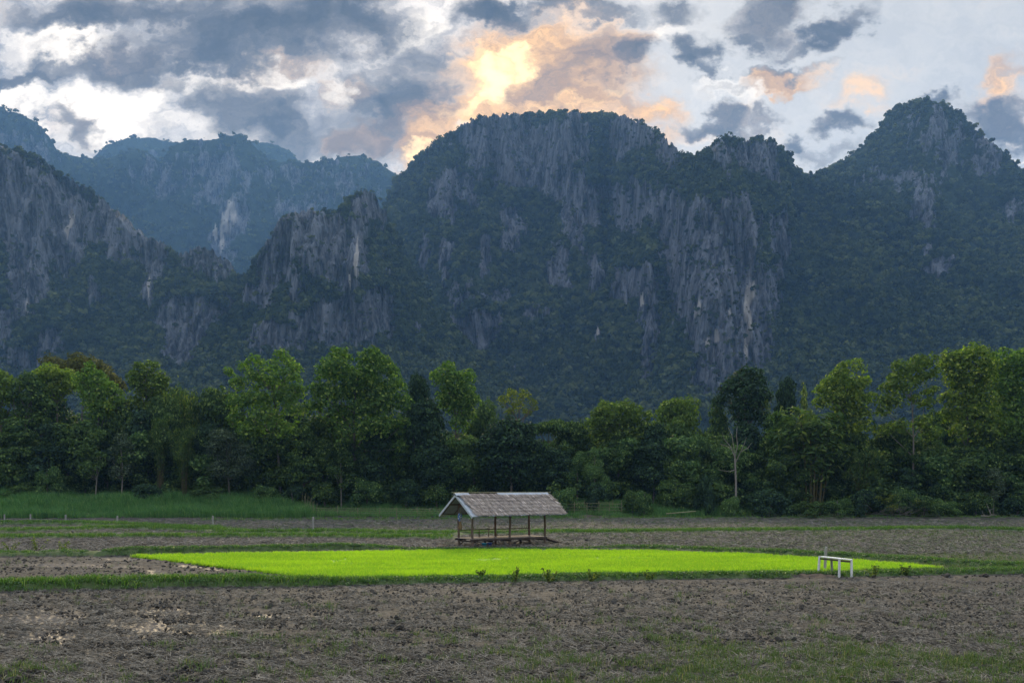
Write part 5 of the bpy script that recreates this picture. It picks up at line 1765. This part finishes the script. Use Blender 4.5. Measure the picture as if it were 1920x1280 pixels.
for (lx, col_, lab) in ((.85, (.02, .30, .42), 'turquoise plastic tub under the hut floor'), (1.28, (.02, .07, .30), 'dark blue plastic tub under the hut floor')):
    m, b = material('tub_plastic')
    mt = finish(m, b, (*col_, 1), .45, spec=.4)
    p = hm_ @ Vector((lx, -.12, 0))
    tub = thing('plastic_tub', lab, 'tub', (p.x, p.y, gz(p.x, p.y) + .06))
    lathe('tub_body', [(.0, .0), (.13, 0), (.17, .22), (.18, .22), (.18, .24), (.16, .24), (.125, .02), (0, .02)], mt, tub)
    pole('tub_handle', (-.17, 0, .24), (.17, 0, .26), .008, .008, M_GREYPOST, tub)

# ---- bamboo bench on the front bund
BD = 46.75
bs = BD / F
bn = thing('bamboo_bench', 'whitewashed bamboo bench on the bund at the edge of the rice', 'bench', ((1567 - 960) * bs, BD, 0))


def bpt(px, py, d):
    """local point of the bench at its own distance"""
    D = BD + d
    return Vector(((px - 960) / F * D - bn.location.x, d, EYE + (HOR - py) / F * D))


legs = [((1534.5, 1071), (1537, 1041.5), .55), ((1573.5, 1081), (1574, 1046.5), -.65), ((1597, 1083), (1596.5, 1048.5), -.55), ((1560, 1070), (1559, 1046), .75)]
for i, (ft, tp_, d) in enumerate(legs):
    pole('leg', bpt(ft[0], ft[1] + 3, d), bpt(*tp_, d), .062, .058, M_WBAM if i < 3 else M_GREYPOST, bn, k=10, knots=2)
a0, a1, c0, c1 = bpt(1538, 1044.0, .50), bpt(1562, 1046.2, .72), bpt(1574, 1048, -.62), bpt(1598, 1050, -.52)
for i in range(6):
    t = (i + .5) / 6
    pole('slat', a0.lerp(a1, t) + Vector((-.02, .03, .03)), c0.lerp(c1, t) + Vector((.03, -.05, .03)), .034, .032, M_WTOP, bn, k=7, knots=3)
beam('cross_bar', a0 + Vector((0, 0, -.07)), a1 + Vector((0, 0, -.07)), .06, .08, M_DARKW, bn)
beam('cross_bar', c0 + Vector((0, 0, -.07)), c1 + Vector((0, 0, -.07)), .06, .08, M_DARKW, bn)
beam('side_rail', a0 + Vector((0, 0, -.06)), c0 + Vector((0, 0, -.06)), .05, .07, M_DARKW, bn)
beam('side_rail', a1 + Vector((0, 0, -.06)), c1 + Vector((0, 0, -.06)), .05, .07, M_DARKW, bn)

# ---- posts
def fence_post(px, pyt, pyb, D, label, r_=.07, lean=0.0, mat=None, group=None):
    X_, s = (px - 960) / F * D, D / F
    z0 = gz(X_, D)
    t = thing('fence_post', label, 'post', (X_, D, z0), 0, group)
    h = EYE + (HOR - pyt) * s - z0
    pole('shaft', (0, 0, -.3), (lean * s, 0, h), r_, r_ * .92, mat or M_GREYPOST, t, k=6, wob=.006, seed=int(px))
    lathe('post_top', [(r_ * .9, 0), (r_ * .55, .02), (0.0, .03)], mat or M_GREYPOST, t, 6).location = (lean * s, 0, h)


fence_post(1546, 1025, 1045, 49.6, 'weathered post leaning behind the bamboo bench', .075, 3)
for px, pyt, pyb, lb in [(8, 964, 977, 'short grey post, first from the left edge'), (57, 964, 980, 'grey post, second from the left edge'), (123, 965, 982, 'grey post, third from the left edge'), (220, 967, 985, 'grey post at the start of the wet strip, fourth from the left edge'),
                         (399, 967, 993, 'tall grey post left of the middle of the far field'), (587, 969, 999, 'tall thin grey post below the slanting stakes')]:
    D = F * EYE / (pyb - HOR)
    fence_post(px, pyt, pyb, D, lb, .09 if px in (399, 587) else .10)


# ---- bamboo fences on the bank
def bank_z(px, D):
    return gz((px - 960) / F * D, D)


def bamboo_fence(label, posts, D0, rails, hgt):
    x0, x1 = posts[0], posts[-1]
    cx = (x0 + x1) / 2
    base = ((cx - 960) / F * D0, D0, 0)
    t = thing('bamboo_fence', label, 'fence', base)
    for i, px in enumerate(posts):
        X_ = (px - 960) / F * D0 - base[0]
        z = bank_z(px, D0)
        pole('fence_stake', (X_, 0, z - .2), (X_ + RNG.normal(0, .05), RNG.normal(0, .05), z + hgt * RNG.uniform(.9, 1.25)), .04, .03, M_BAMBOO, t, k=6, seed=i)
    for k_ in range(rails):
        for i in range(len(posts) - 1):
            xa, xb = [(p - 960) / F * D0 - base[0] for p in posts[i:i + 2]]
            za, zb_ = bank_z(posts[i], D0), bank_z(posts[i + 1], D0)
            q = hgt * (k_ + .6) / rails * .95
            pole('rail', (xa - .1, -.05, za + q), (xb + .1, -.05, zb_ + q + RNG.normal(0, .03)), .022, .018, M_BAMBOO, t, k=5, wob=.01, seed=k_ * 20 + i)


bamboo_fence('bamboo rail fence on the grass left of the hut', [588, 633, 671, 711, 744, 782, 806, 838], 124.5, 4, 1.15)
bamboo_fence('bamboo rail fence on the bank right of the hut', [1052, 1077, 1100, 1124, 1143, 1166], 124.0, 4, 1.6)
bamboo_fence('upper bamboo rail fence in front of the bushes right of the hut', [1046, 1070, 1096, 1118, 1148], 126.6, 2, 1.2)
st = thing('stake_fence', 'row of slanting bamboo stakes at the corner of the left bamboo fence', 'fence', ((575 - 960) / F * 126, 126, 0))
for i in range(9):
    px = 566 + i * 2.9
    D = 129.5 - i * .6
    X_ = (px - 960) / F * D - st.location.x
    z = bank_z(px, D)
    pole('stake', (X_, D - 126, z - .2), (X_ + .25 + RNG.normal(0, .12), D - 126, z + 1.9 * RNG.uniform(.75, 1.15)), .035, .022, M_BAMBOO, st, k=5, seed=i)

# ---- fallen wood at the field edge
D = 121.5
pole('bamboo_pole', ((1249 - 960) / F * D, D, bank_z(1249, D) + .55), ((1306 - 960) / F * D, D + .4, bank_z(1306, D) + .75), .06, .05, M_BAMBOO, None, knots=4, label='fallen bamboo pole lying in the tall grass right of the hut', category='pole')
db = thing('dead_branch', 'bleached forked dead branch at the field edge, lower right', 'branch', ((1855 - 960) / F * 121.8, 121.8, 0))
z = bank_z(1855, 121.8)
for p, q, r0 in [((-1.0, 0, z + .25), (1.0, .2, z + .35), .09), ((.3, .1, z + .3), (-.35, 0, z + 1.75), .07), ((-.6, 0, z + .3), (-.9, .1, z + .9), .04), ((.1, 0, z + .8), (.7, .1, z + 1.3), .03)]:
    pole('limb', p, q, r0, r0 * .4, M_PALE, db, wob=.05, seed=int(r0 * 100))
db = thing('brush_pile', 'pile of dead branches with pale leaves at the field edge', 'branches', ((1690 - 960) / F * 122.2, 122.2, bank_z(1690, 122.2)))
r = np.random.default_rng(9)
T = Tube()
for i in range(46):
    a = np.array([r.normal(0, 1.6), r.normal(0, .6), r.uniform(.1, .9)])
    d = np.array([r.normal(.5, 1), r.normal(0, .4), r.uniform(.0, 1.0)])
    T.limb(bend_path(r, a, a + d * r.uniform(.6, 1.6), .15, 4), .028, .008, 4)
link('twigs', T.mesh('twigs', M_BARK), db)
cl = [(r.normal(-.4, 1.5), -.3, r.uniform(.9, 2.6), .45, .35) for i in range(9)]
link('dry_leaves', clump_leaves(r, cl, .22, .6, LEAF['yellow'], .28, .5, name='dry_leaves'), db)

# ---- tall weeds standing alone
def weed_plant(px, pyt, D, label, w=.35, leaf='vine'):
    X_ = (px - 960) / F * D
    z0 = gz(X_, D)
    h = EYE + (HOR - pyt) / F * D - z0
    t = thing('weed_plant', label, 'weed', (X_, D, z0))
    r = np.random.default_rng(int(px * 7))
    T = Tube()
    cl = []
    for i in range(5):
        tip = (r.normal(0, w), r.normal(0, w * .5), h * r.uniform(.65, 1.0))
        T.limb(bend_path(r, (0, 0, -.05), tip, .08, 4), .014, .006, 4)
        for q in np.linspace(.35, 1, 4):
            cl.append((tip[0] * q, tip[1] * q, tip[2] * q, w * .32, w * .26))
    link('stems', T.mesh('stems', M_CULM), t)
    link('leaves', clump_leaves(r, cl, .13, .5, LEAF[leaf], .15, .3, name='leaves'), t)


for px, pyt, pyb, lb in [(19, 1014, 1034, 'tall pale weed on the left bund, nearest the left edge'), (69, 1008, 1036, 'tall pale weed on the left bund, second from the left edge'), (114, 1010, 1037, 'tall pale weed on the left bund, third from the left edge')]:
    weed_plant(px, pyt, F * EYE / (pyb - HOR), lb, .30, 'pale_bamboo')
for px, pyt, pyb, lb in [(905, 1068, 1084, 'sprig of weed on the front bund left of the middle'), (966, 1063, 1086, 'widest weed sprig on the front bund at the middle'), (1030, 1066, 1086, 'weed sprig on the front bund just right of the middle'), (1108, 1067, 1085, 'weed sprig on the front bund between the hut and the bench'),
                         (1220, 1070, 1083, 'low weed sprig on the front bund left of the bench'), (1640, 1060, 1077, 'weed sprig on the front bund right of the bench'), (1700, 1060, 1075, 'weed sprig on the front bund farthest right')]:
    weed_plant(px, pyt, F * (EYE - .3) / (pyb - HOR - 6), lb, .20, 'pale_bamboo')
for px, py, s_, lb in [(1088, 1245, 2.6, 'thick green tuft of grass low in the middle of the ploughed field'), (480, 1235, 1.4, 'small tuft of grass low on the left of the ploughed field'), (1315, 1235, 1.9, 'green tuft of grass in the lower right of the ploughed field'), (850, 1207, 1.8, 'loose tuft of grass left of the middle of the ploughed field'), (1440, 1250, 1.7, 'tuft of grass at the bottom right of the ploughed field')]:
    D = F * EYE / (py - HOR)
    X_ = (px - 960) / F * D
    t = thing('grass_tuft', lb, 'grass', (X_, D, gz(X_, D)))
    for i in range(7):
        o = link('blades', GR_WEED[i % 4].data, t)
        o.location = (RNG.normal(0, .10 * s_), RNG.normal(0, .08 * s_), .02)
        o.rotation_euler[2] = RNG.uniform(0, 6.28)
        k_ = RNG.uniform(.5, .9) * s_ * .8
        o.scale = (k_, k_, k_)

# ------------------------------------------------------------------ evening haze
HAZE_D = 0.000102
hm = bpy.data.materials.new('haze')
hm.use_nodes = True
hm.node_tree.nodes.clear()
hb = NB(hm.node_tree)
hv = hb.n('ShaderNodeVolumePrincipled')
hv.inputs['Color'].default_value = (.25, .52, 1.0, 1)
hv.inputs['Density'].default_value = HAZE_D
hv.inputs['Anisotropy'].default_value = 0.25
ho = hb.n('ShaderNodeOutputMaterial')
hm.node_tree.links.new(hv.outputs[0], ho.inputs['Volume'])
hx, hy0, hy1, hz0, hz1 = 4600, -400, 4150, -12, 1170
hverts = [(sx_ * hx, y_, z_) for z_ in (hz0, hz1) for y_ in (hy0, hy1) for sx_ in (-1, 1)]
hme = bpy.data.meshes.new('haze')
hme.from_pydata(hverts, [], [(0, 2, 3, 1), (4, 5, 7, 6), (0, 1, 5, 4), (1, 3, 7, 5), (3, 2, 6, 7), (2, 0, 4, 6)])
hme.materials.append(hm)
link('haze', hme, kind='stuff', label='bluish evening haze over the whole valley')
